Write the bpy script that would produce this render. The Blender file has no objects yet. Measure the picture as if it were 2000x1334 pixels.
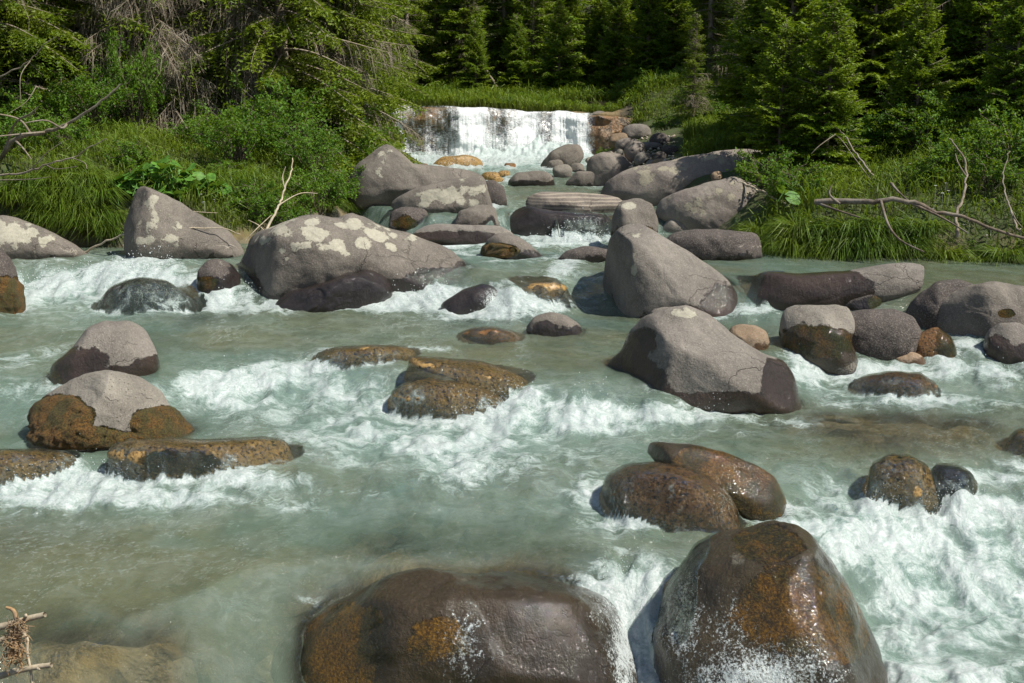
import bpy, math, random
import numpy as np
from math import radians, sin, cos, pi, tan, atan2

# ------------------------------------------------------------------ camera, sky, sun, exposure
scene = bpy.context.scene
CAMZ, PITCH, FPX = 3.0, radians(12.8), 2144.0
cam_data = bpy.data.cameras.new("camera")
cam = bpy.data.objects.new("camera", cam_data)
scene.collection.objects.link(cam)
cam.location = (0, 0, CAMZ)
cam.rotation_euler = (pi/2 - PITCH, 0, 0)
cam_data.sensor_width = 36.0
cam_data.lens = 36.0*FPX/2000.0
cam_data.clip_end = 600
cam_data.clip_start = 0.05
scene.camera = cam

SUN_EL, SUN_AZ = radians(54), radians(114)      # azimuth clockwise from the viewing direction (+Y)
sd = np.array([sin(SUN_AZ)*cos(SUN_EL), cos(SUN_AZ)*cos(SUN_EL), sin(SUN_EL)])
world = bpy.data.worlds.new("World"); scene.world = world; world.use_nodes = True
wn = world.node_tree
bg = wn.nodes["Background"]
sky = wn.nodes.new("ShaderNodeTexSky"); sky.sky_type = 'NISHITA'; sky.sun_disc = False
sky.sun_elevation = SUN_EL; sky.sun_rotation = SUN_AZ
wn.links.new(sky.outputs[0], bg.inputs[0]); bg.inputs[1].default_value = 0.075
sl = bpy.data.lights.new("sun", 'SUN'); sl.energy = 5.0; sl.angle = radians(0.5); sl.color = (1.0, 0.95, 0.86)
sun = bpy.data.objects.new("sun", sl); scene.collection.objects.link(sun)
sun.rotation_euler = (0, pi/2 - SUN_EL, atan2(sd[1], sd[0]))
scene.view_settings.view_transform = 'Standard'
scene.view_settings.look = 'None'
scene.view_settings.exposure = 0.42
scene.view_settings.gamma = 1.0
scene.view_settings.use_curve_mapping = False
scene.cycles.use_denoising = True
scene.cycles.max_bounces = 6
scene.cycles.diffuse_bounces = 3
scene.cycles.glossy_bounces = 2
scene.cycles.transmission_bounces = 4
scene.cycles.transparent_max_bounces = 8
scene.cycles.sample_clamp_indirect = 6

# ------------------------------------------------------------------ noise
_rs = np.random.RandomState(7)
_G3 = _rs.normal(size=(256, 3)); _G3 /= np.linalg.norm(_G3, axis=1)[:, None]
def _hash(ix, iy, iz, seed):
    n = (ix*73856093) ^ (iy*19349663) ^ (iz*83492791) ^ (seed*2654435761 & 0xffffffff)
    n &= 0xffffffff
    n = ((n ^ (n >> 13))*1274126177) & 0xffffffff
    return (n ^ (n >> 16)) & 255
def noise(x, y, z=None, seed=0):
    """gradient noise, about -0.7..0.7"""
    x = np.asarray(x, float); y = np.asarray(y, float)
    z = np.zeros_like(x) + 0.37 if z is None else np.asarray(z, float)
    ix = np.floor(x).astype(np.int64); iy = np.floor(y).astype(np.int64); iz = np.floor(z).astype(np.int64)
    fx, fy, fz = x-ix, y-iy, z-iz
    ux = fx*fx*fx*(fx*(fx*6-15)+10); uy = fy*fy*fy*(fy*(fy*6-15)+10); uz = fz*fz*fz*(fz*(fz*6-15)+10)
    out = 0
    for a in (0, 1):
        wx = ux if a else 1-ux
        for b in (0, 1):
            wy = uy if b else 1-uy
            for c in (0, 1):
                wz = uz if c else 1-uz
                g = _G3[_hash(ix+a, iy+b, iz+c, seed)]
                out = out + wx*wy*wz*(g[..., 0]*(fx-a) + g[..., 1]*(fy-b) + g[..., 2]*(fz-c))
    return out
def fbm(x, y, z=None, octv=4, seed=0, gain=0.5):
    s = 0; a = 1.0; f = 1.0
    for k in range(octv):
        s = s + a*noise(x*f, y*f, None if z is None else z*f, seed+k*13)
        a *= gain; f *= 2.03
    return s
def sstep(a, b, x):
    t = np.clip((x-a)/(b-a), 0, 1)
    return t*t*(3-2*t)

# ------------------------------------------------------------------ camera geometry, used to measure where things stand
CP, SP = cos(PITCH), sin(PITCH)
FW = np.array([0, CP, -SP]); UP = np.array([0, SP, CP]); RT = np.array([1.0, 0, 0]); CAM = np.array([0, 0, CAMZ])
def ray(px, py):
    return FW + (px-1000)/FPX*RT + (667-py)/FPX*UP
def px_plane(px, py, z):
    r = ray(px, py); t = (z-CAMZ)/r[2]
    return CAM + r*t
def project(x, y, z):
    dy = y; dz = z-CAMZ
    d = dy*CP - dz*SP
    return 1000 + FPX*x/d, 667 - FPX*(dy*SP + dz*CP)/d, d

# ------------------------------------------------------------------ the river's stepped surface
STEPS = []   # (xs, ys, drop, width)
def add_step(zu, drop, width, pts):
    P = np.array([px_plane(a, b, zu) for a, b in pts])
    o = np.argsort(P[:, 0])
    STEPS.append((P[o, 0], P[o, 1], drop, width))
add_step(0.00, .50, .95, [(-500, 1290), (150, 1235), (350, 1160), (480, 1105), (650, 1075), (800, 1070), (1180, 1075), (1300, 1060), (1560, 1005), (1750, 975), (2000, 960), (2400, 940)])
add_step(0.12, .12, .75, [(-500, 890), (200, 900), (600, 920), (900, 930), (1200, 905), (1500, 880), (1700, 880), (1900, 890), (2400, 880)])
add_step(0.37, .25, .95, [(-500, 745), (0, 740), (300, 740), (400, 715), (600, 700), (800, 712), (1000, 735), (1120, 742), (1300, 735), (1500, 690), (1600, 665), (1750, 665), (2000, 685), (2400, 680)])
add_step(0.72, .35, 1.2, [(-500, 500), (0, 510), (150, 510), (400, 520), (700, 525), (900, 525), (1000, 545), (1150, 525), (1300, 545), (1500, 545), (1750, 565), (2000, 600), (2400, 620)])
add_step(1.05, .33, .55, [(300, 395), (700, 395), (800, 420), (960, 428), (1000, 415), (1200, 418), (1400, 420), (1700, 430)])
add_step(1.15, .10, .45, [(500, 340), (720, 340), (900, 335), (1000, 345), (1200, 350), (1500, 350)])
def water_base(x, y):
    z = np.full(np.shape(x), -0.50)
    for xs, ys, d, w in STEPS:
        yc = np.interp(x, xs, ys)
        z = z + d*sstep(0, 1, (y-(yc-w))/w)
    return z

# banks (world x of the waterline at distance y)
_L = [(-13, -5), (-12, 6), (-10.5, 12), (-9.0, 15.2), (-7.6, 16.2), (-5.9, 16.6), (-4.3, 16.6), (-3.6, 17.6), (-3.0, 19.2), (-3.1, 22), (-3.9, 26), (-4.9, 31), (-5.4, 33.6), (-5.4, 60), (-5.4, 150)]
_R = [(13, -5), (11.5, 6), (9.5, 11), (8.4, 14), (6.7, 15.2), (5.2, 15.5), (3.9, 15.9), (3.5, 16.8), (2.9, 18.4), (2.3, 20.5), (2.2, 24), (2.3, 28), (2.9, 31.5), (3.6, 33.6), (4.5, 60), (4.5, 150)]
LX = np.array([p[0] for p in _L]); LY = np.array([p[1] for p in _L]); RX = np.array([p[0] for p in _R]); RY = np.array([p[1] for p in _R])
def bankL(y): return np.interp(y, LY, LX)
def bankR(y): return np.interp(y, RY, RX)
_BY = np.array([0, 6, 10, 14, 16.5, 20, 30, 32.5, 34.2, 38, 46, 60, 90, 150]); _BZ = np.array([.1, .2, .4, .6, .78, 1.1, 1.35, 1.6, 2.55, 2.75, 3.3, 6, 18, 50])
SHOAL = [(*px_plane(a_, b_, 0)[:2], r_, h_) for a_, b_, r_, h_ in [(60, 1240, .55, .22), (260, 1260, .6, .26), (430, 1290, .35, .30), (150, 1330, .5, .30), (730, 1075, .35, .22), (940, 1090, .5, .2), (60, 1030, .7, .25), (1850, 860, .8, .34), (1700, 870, .5, .3), (1560, 850, .6, .22), (500, 640, .8, .2), (1000, 690, .9, .25), (1250, 650, .8, .2), (420, 690, .6, .26), (1450, 720, .5, .2)]]
def ground_z(x, y):
    x = np.asarray(x, float); y = np.asarray(y, float)
    B = np.interp(y, _BY, _BZ)
    dl = bankL(y)-x; dr = x-bankR(y)
    d = np.maximum(dl, dr)
    n = fbm(x*.5, y*.5, octv=4, seed=3)
    bank = B + .10 + .34*sstep(0, .7, d) + .16*np.clip(d-.3, 0, 6) + .45*np.clip(d-9, 0, 200) + .22*n*sstep(0, 1.5, d)
    bed = np.where(y < 33.8, water_base(x, np.minimum(y, 33.5)) - .42, 2.3) + .22*n + .16*fbm(x*2.2, y*2.2, octv=3, seed=5)
    for a_, b_, r_, h_ in SHOAL: bed = bed + h_*np.exp(-((x-a_)**2+(y-b_)**2)/r_**2)
    bed = np.minimum(bed, np.where(y < 33.8, water_base(x, np.minimum(y, 33.5)) - .05, 9))
    bed = np.where(y > 36, B + .12*n, bed)
    t = sstep(-.45, .12, d)
    return bed*(1-t) + bank*t
def surf_z(x, y):
    return np.maximum(np.where(y < 33.4, water_base(x, y), -9), ground_z(x, y))
def px_hit(px, py, far=90.0, surf=surf_z):
    """first point of the ground or the water seen at that place of the photograph"""
    r = ray(px, py)
    t = np.concatenate([np.arange(3, 20, .02), np.arange(20, far, .05)])
    P = CAM[None] + r[None]*t[:, None]
    h = surf(P[:, 0], P[:, 1])
    k = np.nonzero(P[:, 2] <= h)[0]
    k = k[0] if len(k) else len(t)-1
    return P[k], t[k]

# ------------------------------------------------------------------ helpers
COL = scene.collection
def new_mesh(name, V, F=None, T=None, mats=(), attrs=None, smooth=True, midx=None):
    me = bpy.data.meshes.new(name)
    V = np.ascontiguousarray(V, np.float32)
    loops = []; starts = []; tot = 0; n = 0
    if F is not None and len(F):
        F = np.asarray(F, np.int32); loops.append(F.ravel()); starts.append(np.arange(len(F))*4); tot = F.size; n += len(F)
    if T is not None and len(T):
        T = np.asarray(T, np.int32); loops.append(T.ravel()); starts.append(tot + np.arange(len(T))*3); n += len(T)
    loops = np.concatenate(loops); starts = np.concatenate(starts)
    me.vertices.add(len(V)); me.vertices.foreach_set("co", V.ravel())
    me.loops.add(len(loops)); me.loops.foreach_set("vertex_index", loops)
    me.polygons.add(n); me.polygons.foreach_set("loop_start", starts.astype(np.int32))
    if midx is not None: me.polygons.foreach_set("material_index", np.asarray(midx, np.int32))
    me.polygons.foreach_set("use_smooth", np.full(n, smooth))
    for m in mats: me.materials.append(m)
    for k, v in (attrs or {}).items():
        v = np.asarray(v, np.float32)
        a = me.attributes.new(k, 'FLOAT', 'POINT'); a.data.foreach_set("value", v)
    me.update(calc_edges=True)
    return me
def link(name, me, parent=None, loc=None):
    o = bpy.data.objects.new(name, me); COL.objects.link(o)
    if parent is not None: o.parent = parent
    if loc is not None: o.location = loc
    return o
def tag(o, label=None, cat=None, group=None, kind=None):
    if label: o['label'] = label
    if cat: o['category'] = cat
    if group: o['group'] = group
    if kind: o['kind'] = kind
    return o
def empty(name, loc, label, cat, group=None, rz=0.0, sc=1.0):
    o = bpy.data.objects.new(name, None); COL.objects.link(o)
    o.location = loc; o.rotation_euler = (0, 0, rz); o.scale = (sc, sc, sc); o.empty_display_size = .2
    return tag(o, label, cat, group)
def copy_tree(src, loc, rz=0.0, sc=1.0, label=None, group=None):
    r = src.copy(); COL.objects.link(r); r.location = loc; r.rotation_euler = (0, 0, rz); r.scale = (sc, sc, sc) if np.isscalar(sc) else sc
    if label: r['label'] = label
    if group: r['group'] = group
    for ch in src.children:
        c = ch.copy(); COL.objects.link(c); c.parent = r
    return r

# ------------------------------------------------------------------ material helpers
class NT:
    def __init__(s, name):
        s.m = bpy.data.materials.new(name); s.m.use_nodes = True; s.t = s.m.node_tree
        s.t.nodes.clear(); s.out = s.t.nodes.new("ShaderNodeOutputMaterial")
    def n(s, typ, **kw):
        nd = s.t.nodes.new("ShaderNode"+typ)
        for k, v in kw.items(): setattr(nd, k, v)
        return nd
    def l(s, a, b): s.t.links.new(a, b)
    def put(s, sock, v):
        if isinstance(v, bpy.types.NodeSocket): s.l(v, sock)
        elif isinstance(v, (tuple, list)): sock.default_value = (*v, 1.0) if len(v) == 3 and len(sock.default_value) == 4 else v
        else: sock.default_value = v
    def attr(s, name):
        return s.n("Attribute", attribute_name=name).outputs["Fac"]
    def math(s, op, a, b=0.0, c=0.0, clamp=False):
        nd = s.n("Math", operation=op, use_clamp=clamp); s.put(nd.inputs[0], a); s.put(nd.inputs[1], b); s.put(nd.inputs[2], c); return nd.outputs[0]
    def mapr(s, v, a, b, c=0.0, d=1.0, smooth=True):
        nd = s.n("MapRange", interpolation_type='SMOOTHSTEP' if smooth else 'LINEAR', clamp=True) if True else None
        s.put(nd.inputs[0], v); s.put(nd.inputs[1], a); s.put(nd.inputs[2], b); s.put(nd.inputs[3], c); s.put(nd.inputs[4], d); return nd.outputs[0]
    def mixc(s, f, a, b, typ='MIX'):
        nd = s.n("Mix", data_type='RGBA', blend_type=typ); s.put(nd.inputs[0], f); s.put(nd.inputs[6], a); s.put(nd.inputs[7], b); return nd.outputs[2]
    def noise(s, vec, scale, detail=4.0, rough=.55, dist=0.0, col=False):
        nd = s.n("TexNoise"); s.put(nd.inputs["Vector"], vec); nd.inputs["Scale"].default_value = scale
        nd.inputs["Detail"].default_value = detail; nd.inputs["Roughness"].default_value = rough; nd.inputs["Distortion"].default_value = dist
        return nd.outputs[1] if col else nd.outputs[0]
    def voro(s, vec, scale, feat='F1', out=0, rnd=1.0):
        nd = s.n("TexVoronoi", feature=feat); s.put(nd.inputs["Vector"], vec); nd.inputs["Scale"].default_value = scale
        nd.inputs["Randomness"].default_value = rnd; return nd.outputs[out]
    def scalev(s, vec, v3):
        nd = s.n("Mapping"); s.put(nd.inputs[0], vec); nd.inputs["Scale"].default_value = v3; return nd.outputs[0]
    def obj(s): return s.n("TexCoord").outputs["Object"]
    def pos(s): return s.n("NewGeometry").outputs["Position"]
    def bump(s, h, dist, strength=1.0, norm=None):
        nd = s.n("Bump"); s.put(nd.inputs["Height"], h); nd.inputs["Distance"].default_value = dist; s.put(nd.inputs["Strength"], strength)
        if norm is not None: s.l(norm, nd.inputs["Normal"])
        return nd.outputs[0]
    def bsdf(s, **kw):
        nd = s.n("BsdfPrincipled")
        for k, v in kw.items(): s.put(nd.inputs[k.replace('_', ' ')], v)
        return nd
    def done(s, sh): s.l(sh, s.out.inputs[0]); return s.m
# ------------------------------------------------------------------ rock materials
def rock_mat(name, A, B, wetc, lich=(.50, .47, .37), moss=((.16, .085, .012), (.055, .060, .010)), speck=.5, gold=None, stripes=False, rough=.85):
    t = NT("rock_"+name); co = t.obj()
    n1 = t.noise(co, 1.7, 6, .6); n2 = t.noise(co, 14, 6, .65); n3 = t.noise(co, 70, 4, .6)
    dry = t.mixc(t.mapr(n1, .35, .65), A, B)
    n0 = t.noise(co, .9, 6, .72, .6); dry = t.mixc(t.math('MULTIPLY', t.mapr(n0, .40, .62), .5), dry, tuple(c*.5 for c in B))
    dry = t.mixc(t.mapr(n2, .3, .7), t.mixc(.25, dry, (.03, .025, .02)), dry)
    if stripes:
        w = t.n("TexWave", wave_type='BANDS', bands_direction='Z'); t.put(w.inputs[0], t.scalev(co, (.25, .5, 1.2))); w.inputs["Scale"].default_value = 5
        w.inputs["Distortion"].default_value = 5; w.inputs["Detail"].default_value = 3; w.inputs["Detail Scale"].default_value = .8
        dry = t.mixc(t.math('MULTIPLY', t.mapr(w.outputs[1], .45, .9), .6), dry, (.36, .31, .24))
    wv = t.n("VectorMath", operation='ADD'); t.l(co, wv.inputs[0]); sv = t.n("VectorMath", operation='SCALE'); t.l(t.noise(co, 1.6, 5, .6, 0, col=True), sv.inputs[0]); sv.inputs["Scale"].default_value = .9; t.l(sv.outputs[0], wv.inputs[1])
    crk = t.math('MULTIPLY', t.math('SUBTRACT', 1.0, t.mapr(t.voro(wv.outputs[0], 1.15, 'DISTANCE_TO_EDGE'), .0, .012)), t.mapr(t.noise(co, 1.3, 3, .5), .48, .60))
    dry = t.mixc(t.math('MULTIPLY', crk, .22), dry, (.03, .026, .022))
    vein = t.math('MULTIPLY', t.math('SUBTRACT', 1.0, t.mapr(t.voro(wv.outputs[0], .8, 'DISTANCE_TO_EDGE'), .0, .012)), t.mapr(t.noise(co, 2.3, 3, .5), .60, .68))
    dry = t.mixc(t.math('MULTIPLY', vein, .6), dry, (.38, .34, .28))
    pit = t.mapr(t.voro(co, 34), .05, .22)
    dry = t.mixc(t.math('MULTIPLY', t.math('SUBTRACT', 1.0, pit), speck), dry, (.035, .03, .027))
    dry = t.mixc(t.math('MULTIPLY', t.mapr(n3, .45, .75), .35), dry, (.42, .38, .33))
    # wet rock: darker and redder, glossy
    wc = t.mixc(t.mapr(n1, .4, .62), wetc, tuple(c*.5 for c in wetc))
    if gold:
        g = t.mapr(t.math('ADD', t.math('MULTIPLY', t.noise(co, 5, 5, .7), .7), t.math('MULTIPLY', t.voro(co, 45), .55)), .45, .75)
        wc = t.mixc(g, tuple(c*.6 for c in gold), gold)
        wc = t.mixc(t.mapr(t.noise(co, 38, 3, .6), .5, .66), wc, (.02, .017, .012))
    wn_ = t.math('MULTIPLY', t.math('SUBTRACT', t.noise(co, 3.2, 8, .68), .5), 2.4)
    wet = t.mapr(t.math('ADD', t.attr('wet'), wn_), -.07, .07)
    col = t.mixc(wet, dry, wc)
    # lichen
    ln = t.math('ADD', t.math('MULTIPLY', t.math('SUBTRACT', t.noise(co, 5.5, 5, .6), .5), 3.6), t.math('MULTIPLY', t.math('SUBTRACT', t.noise(co, 26, 5, .75), .5), 2.6))
    ros = t.math('MULTIPLY', t.math('SUBTRACT', .42, t.voro(t.scalev(co, (1, 1, 1)), 5.5)), 2.6)
    ln = t.math('ADD', t.math('MULTIPLY', ln, .9), t.math('MAXIMUM', ros, -1.0))
    lf = t.math('MULTIPLY', t.mapr(t.math('ADD', t.attr('lich'), ln), .15, .55), .93)
    lf = t.math('MULTIPLY', lf, t.mapr(t.attr('lich'), -.6, -.2))
    lc = t.mixc(t.mapr(t.noise(co, 22, 5, .7), .35, .7), lich, tuple(c*.62 for c in lich))
    lc = t.mixc(t.math('MULTIPLY', t.mapr(t.voro(co, 9, 'DISTANCE_TO_EDGE'), .0, .03), .45), tuple(c*.6 for c in lich), lc)
    col = t.mixc(lf, col, lc)
    # moss and algae
    mn = t.math('MULTIPLY', t.math('SUBTRACT', t.noise(co, 7, 6, .7), .5), 1.6)
    mf = t.mapr(t.math('ADD', t.attr('moss'), mn), -.05, .12)
    mc = t.mixc(t.mapr(t.noise(co, 4, 5, .7), .4, .6), moss[0], moss[1])
    mc = t.mixc(t.mapr(t.noise(co, 60, 3, .7), .4, .65), t.mixc(.7, mc, (.01, .008, .004)), mc)
    col = t.mixc(mf, col, mc)
    # a thin running film of white water
    fc = t.scalev(t.pos(), (1, 1, .28))
    fn = t.math('ADD', t.math('MULTIPLY', t.math('SUBTRACT', t.noise(fc, 17, 6, .75, .8), .5), 2.8), t.math('MULTIPLY', t.math('SUBTRACT', t.noise(t.pos(), 70, 3, .75), .5), 3.4))
    ff = t.math('MULTIPLY', t.mapr(t.math('ADD', t.math('SUBTRACT', t.attr('film'), .15), fn), 0, .9), .85)
    col = t.mixc(ff, col, (.66, .72, .70))
    anywet = t.math('MAXIMUM', wet, ff)
    rg = t.mapr(anywet, 0, 1, rough, .30, smooth=False)
    rg = t.math('MAXIMUM', rg, t.math('MULTIPLY', mf, .42))
    # relief
    h = t.math('ADD', t.math('MULTIPLY', n2, .34), t.math('MULTIPLY', n3, .25))
    h = t.math('ADD', h, t.math('MULTIPLY', t.noise(co, 3.2, 4, .5), 1.6))
    h = t.math('ADD', h, t.math('MULTIPLY', lf, .25))
    h = t.math('ADD', h, t.math('MULTIPLY', mf, t.math('MULTIPLY', t.noise(co, 42, 4, .8), 3.0)))
    h = t.math('SUBTRACT', h, t.math('MULTIPLY', t.math('SUBTRACT', 1, pit), .35*speck))
    wr = t.noise(t.scalev(t.pos(), (1, 1, .6)), 34, 5, .75, .5)
    h = t.math('ADD', h, t.math('MULTIPLY', t.math('MULTIPLY', anywet, wr), .9))
    h = t.math('SUBTRACT', h, t.math('MULTIPLY', crk, .5))
    nb = t.bump(h, .026, .9)
    hw = t.math('ADD', t.noise(t.scalev(t.pos(), (1, 1, .55)), 15, 5, .6, .6), t.math('MULTIPLY', t.noise(t.pos(), 48, 3, .6, .4), .45))
    nw = t.bump(hw, .014, 1.0)
    p = t.bsdf(Base_Color=col, Roughness=rg, Normal=nb)
    t.put(p.inputs["Specular IOR Level"], t.mapr(anywet, 0, 1, .25, .12, smooth=False))
    t.put(p.inputs['Coat Weight'], t.math('MULTIPLY', anywet, .9)); p.inputs['Coat Roughness'].default_value = .05; t.l(nw, p.inputs['Coat Normal'])
    return t.done(p.outputs[0])
RM = {}
RM['purple'] = rock_mat('purple', (0.221, 0.198, 0.170), (0.162, 0.145, 0.125), (.058, .038, .027))
RM['grey'] = rock_mat('grey', (0.184, 0.162, 0.134), (0.134, 0.116, 0.098), (.046, .035, .028), speck=.35)
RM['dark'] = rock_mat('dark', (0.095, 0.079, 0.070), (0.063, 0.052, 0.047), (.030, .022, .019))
RM['pale'] = rock_mat('pale', (0.257, 0.236, 0.196), (0.184, 0.165, 0.138), (.090, .066, .040), speck=.8)
RM['tan'] = rock_mat('tan', (0.306, 0.211, 0.126), (0.234, 0.171, 0.113), (.16, .085, .035))
RM['gold'] = rock_mat('gold', (.22, .15, .08), (.12, .09, .06), (.12, .07, .02), gold=(.42, .26, .09))
RM['brown'] = rock_mat('brown', (.12, .085, .055), (.08, .06, .045), (.045, .028, .018), gold=(.24, .12, .04))
RM['front'] = rock_mat('front', (.12, .09, .07), (.08, .06, .05), (.048, .033, .015), moss=((.26, .13, .010), (.085, .065, .012)))
RM['algae'] = rock_mat('algae', (.12, .09, .07), (.08, .06, .05), (.052, .038, .017), moss=((.24, .12, .014), (.085, .065, .012)))
MOSS = NT('moss_cushion'); _c = MOSS.obj(); _n = MOSS.noise(_c, 5, 5, .7); _f = MOSS.noise(_c, 70, 4, .8)
MOSSM = MOSS.done(MOSS.bsdf(Base_Color=MOSS.mixc(MOSS.mapr(_f, .35, .65), (.03, .018, .004), MOSS.mixc(MOSS.mapr(_n, .4, .6), (.23, .11, .015), (.10, .085, .014))), Roughness=.7, Normal=MOSS.bump(_f, .03)).outputs[0])
RM['striped'] = rock_mat('striped', (0.216, 0.180, 0.149), (0.162, 0.135, 0.113), (.05, .038, .034), stripes=True, speck=.2)
RM['slab'] = rock_mat('slab', (0.255, 0.222, 0.185), (0.180, 0.151, 0.132), (.06, .04, .03), lich=(.42, .38, .28), speck=.3)

# ------------------------------------------------------------------ boulders
DRAPES = []
SPLAT = []     # dense points of every rock in or near the river, for the water to meet
ROCKS = []     # (x, y, rx, ry, ztop)
def rock(name, label, o, kind, sink=30, th=.8, e=.85, ang=5, cuts=(), lich=(), moss=(), wetpx=(), film=(), wet=.10, lichauto=-1.0, mossband=-1.0,
         drape=None, cushion=False, seed=1, group=None, zc=None, rough=1.0, cat='boulder', base=None):
    rs = np.random.RandomState(seed*31+5)
    P = np.array(o, float)
    cx = (P[:, 0].min()+P[:, 0].max())/2; yb = np.max(P[:, 1]); yt = P[:, 1].min()
    Q = P.copy(); lowp = P[:, 1] > yt + .72*(yb-yt); Q[lowp, 1] += sink
    cy = (Q[:, 1].min()+Q[:, 1].max())/2
    size = max(Q[:, 0].max()-Q[:, 0].min(), Q[:, 1].max()-Q[:, 1].min())
    nt = int(np.clip(size*.42, 28, 210)); nph = int(np.clip(nt*.55, 14, 110))
    th_ = np.linspace(0, 2*pi, nt, endpoint=False)
    rad = np.zeros(nt)
    A = Q - [cx, cy]; Bq = np.roll(A, -1, axis=0)
    for i, a in enumerate(th_):
        d = np.array([cos(a), sin(a)]); best = 0
        for p, q in zip(A, Bq):
            s = q-p; den = d[0]*s[1]-d[1]*s[0]
            if abs(den) < 1e-9: continue
            tt = (p[0]*s[1]-p[1]*s[0])/den; uu = (p[0]*d[1]-p[1]*d[0])/den
            if tt > 0 and -1e-6 <= uu <= 1+1e-6: best = max(best, tt)
        rad[i] = best
    k = np.array([.25, .5, .25])
    for _ in range(max(1, nt//55)):
        rad = np.convolve(np.concatenate([rad[-1:], rad, rad[:1]]), k, 'valid')
    # where the front foot of the stone meets the water or the ground
    bx = base[0] if base else cx; by = base[1] if base else yb
    Pc, tc = px_hit(bx, by)
    R_px = .5*(Q[:, 0].max()-Q[:, 0].min())*.55 + .5*(Q[:, 1].max()-Q[:, 1].min())*.45
    sfrac = np.clip((by-cy)/max(1, Q[:, 1].max()-cy), 0, .98)
    bul = (1-sfrac**(2/e))**(e/2)
    d0 = tc
    for _ in range(4):
        R = R_px*d0/FPX; d0 = tc + bul*th*R
    R = R_px*d0/FPX; T = th*R
    rc = ray(cx, cy); C = CAM + rc*d0
    vd = rc/np.linalg.norm(rc)
    # tilt the outline plane so that it faces the camera
    rt = RT - vd*vd[0]; rt /= np.linalg.norm(rt); up = np.cross(rt, vd)
    sc_ = d0/FPX*np.linalg.norm(rc)
    ph = np.linspace(0, pi, nph+2)[1:-1]
    TH, PH = np.meshgrid(th_, ph)
    s = np.sin(PH)**e; dep = -np.sign(np.cos(PH))*np.abs(np.cos(PH))**e
    rm = rad.mean(); rr = rm*(1-s)*.55 + rad[None, :]*(1-(1-s)*.55)
    X = s*rr*np.cos(TH)*sc_; Y = -s*rr*np.sin(TH)*sc_; Z = dep*T*1.0
    L = X[..., None]*rt + Y[..., None]*up + Z[..., None]*vd
    poles = np.array([-T*vd, T*vd])
    V = np.concatenate([L.reshape(-1, 3), poles])
    # planes that cut it into facets
    cl = list(cuts)
    for _ in range(ang+2 if ang > 1 else ang):
        n = rs.normal(size=3); n = n/np.linalg.norm(n)
        n = n*.8 - vd*rs.uniform(.15, .9); n[2] = abs(n[2])*.9
        cl.append((*n, rs.uniform(.80, .93)))
    if drape != 'all' and size > 60:
        for _ in range(9):
            n = rs.normal(size=3); n = n/np.linalg.norm(n)*.9 - vd*rs.uniform(-.1, 1.0); cl.append((*n, rs.uniform(.93, 1.01), .035))
    for c in cl:
        n = np.array(c[:3]); n /= np.linalg.norm(n)
        q = V@n; qm = q.max(); d = (c[3]-.06)*qm; ww = (c[4] if len(c) > 4 else .11)*qm
        over = np.maximum(q-d, 0); V = V - (over-ww*(1-np.exp(-over/ww)))[:, None]*n
    # keep its measured width and height after the cuts
    u, v, dd = project(*(V+C).T); wid = (Q[:, 0].max()-Q[:, 0].min())/(u.max()-u.min()); hei = (Q[:, 1].max()-Q[:, 1].min())/(v.max()-v.min())
    V = V + ((V@rt)*(wid-1))[:, None]*rt + ((V@up)*(hei-1))[:, None]*up
    u, v, dd = project(*(V+C).T); V = V + rt*((Q[:, 0].min()-u.min())*sc_) - up*((Q[:, 1].min()-v.min())*sc_)
    f = 1/R; off = rs.uniform(0, 50, 3)
    nl = V/np.linalg.norm(V, axis=1)[:, None]
    a = fbm(V[:, 0]*f*1.1+off[0], V[:, 1]*f*1.1+off[1], V[:, 2]*f*1.1+off[2], octv=3)*.085*rough
    a = a + fbm(V[:, 0]*f*4+off[1], V[:, 1]*f*4+off[2], V[:, 2]*f*4+off[0], octv=4, gain=.55)*.022*rough
    cr = noise(V[:, 0]*f*1.6+off[2], V[:, 1]*f*1.6, V[:, 2]*f*1.6+off[1]); a = a - .030*rough*np.exp(-(cr/.025)**2)*(1 if ang > 3 else .3)
    V = V + nl*(a*R)[:, None]
    W3 = V + C
    G = W3[:-2].reshape(nph, nt, 3)
    u, v, dd = project(W3[:, 0], W3[:, 1], W3[:, 2])
    front = np.concatenate([(PH < pi*.62).ravel(), [True, False]])
    def ell(E):
        r = np.full(len(V), -1.0)
        for p in E:
            amp = p[4] if len(p) > 4 else 1.0
            q = amp*(1-np.sqrt(((u-p[0])/p[2])**2+((v-p[1])/p[3])**2)); r = np.maximum(r, q)
        return np.where(front, r, -1)
    zw = surf_z(W3[:, 0], W3[:, 1]) if zc is None else np.full(len(V), zc)
    zw = np.minimum(zw, Pc[2]+.35)
    wv = (zw + wet - W3[:, 2])/.22 + .5*noise(W3[:, 0]*1.3, W3[:, 1]*1.3, W3[:, 2]*1.3, seed=9)
    wv = np.maximum(np.clip(wv, -1, 1.5), ell(wetpx)*1.1)
    upn = nl[:, 2]
    lv = np.maximum(ell(lich)*1.5, lichauto + .6*upn)
    mv = np.maximum(ell(moss)*1.5, np.where(mossband > -1, mossband + .9 - np.abs(W3[:, 2]-Pc[2]-.02)/.16, -1))
    fv = ell(film)*1.2 - (.35 if drape else 0) if len(film) else np.full(len(V), -3.0)
    # drop the part that is far below the surface is kept: the stone is whole
    i = np.arange(nph-1)[:, None]*nt; j = np.arange(nt)[None]; jn = (j+1) % nt
    F = np.stack([i+j, i+jn, i+nt+jn, i+nt+j], -1).reshape(-1, 4)
    n0 = nph*nt; jj = np.arange(nt)
    Tt = np.concatenate([np.stack([np.full(nt, n0), (jj+1) % nt, jj], -1), np.stack([np.full(nt, n0+1), (nph-1)*nt+jj, (nph-1)*nt+(jj+1) % nt], -1)])
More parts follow.
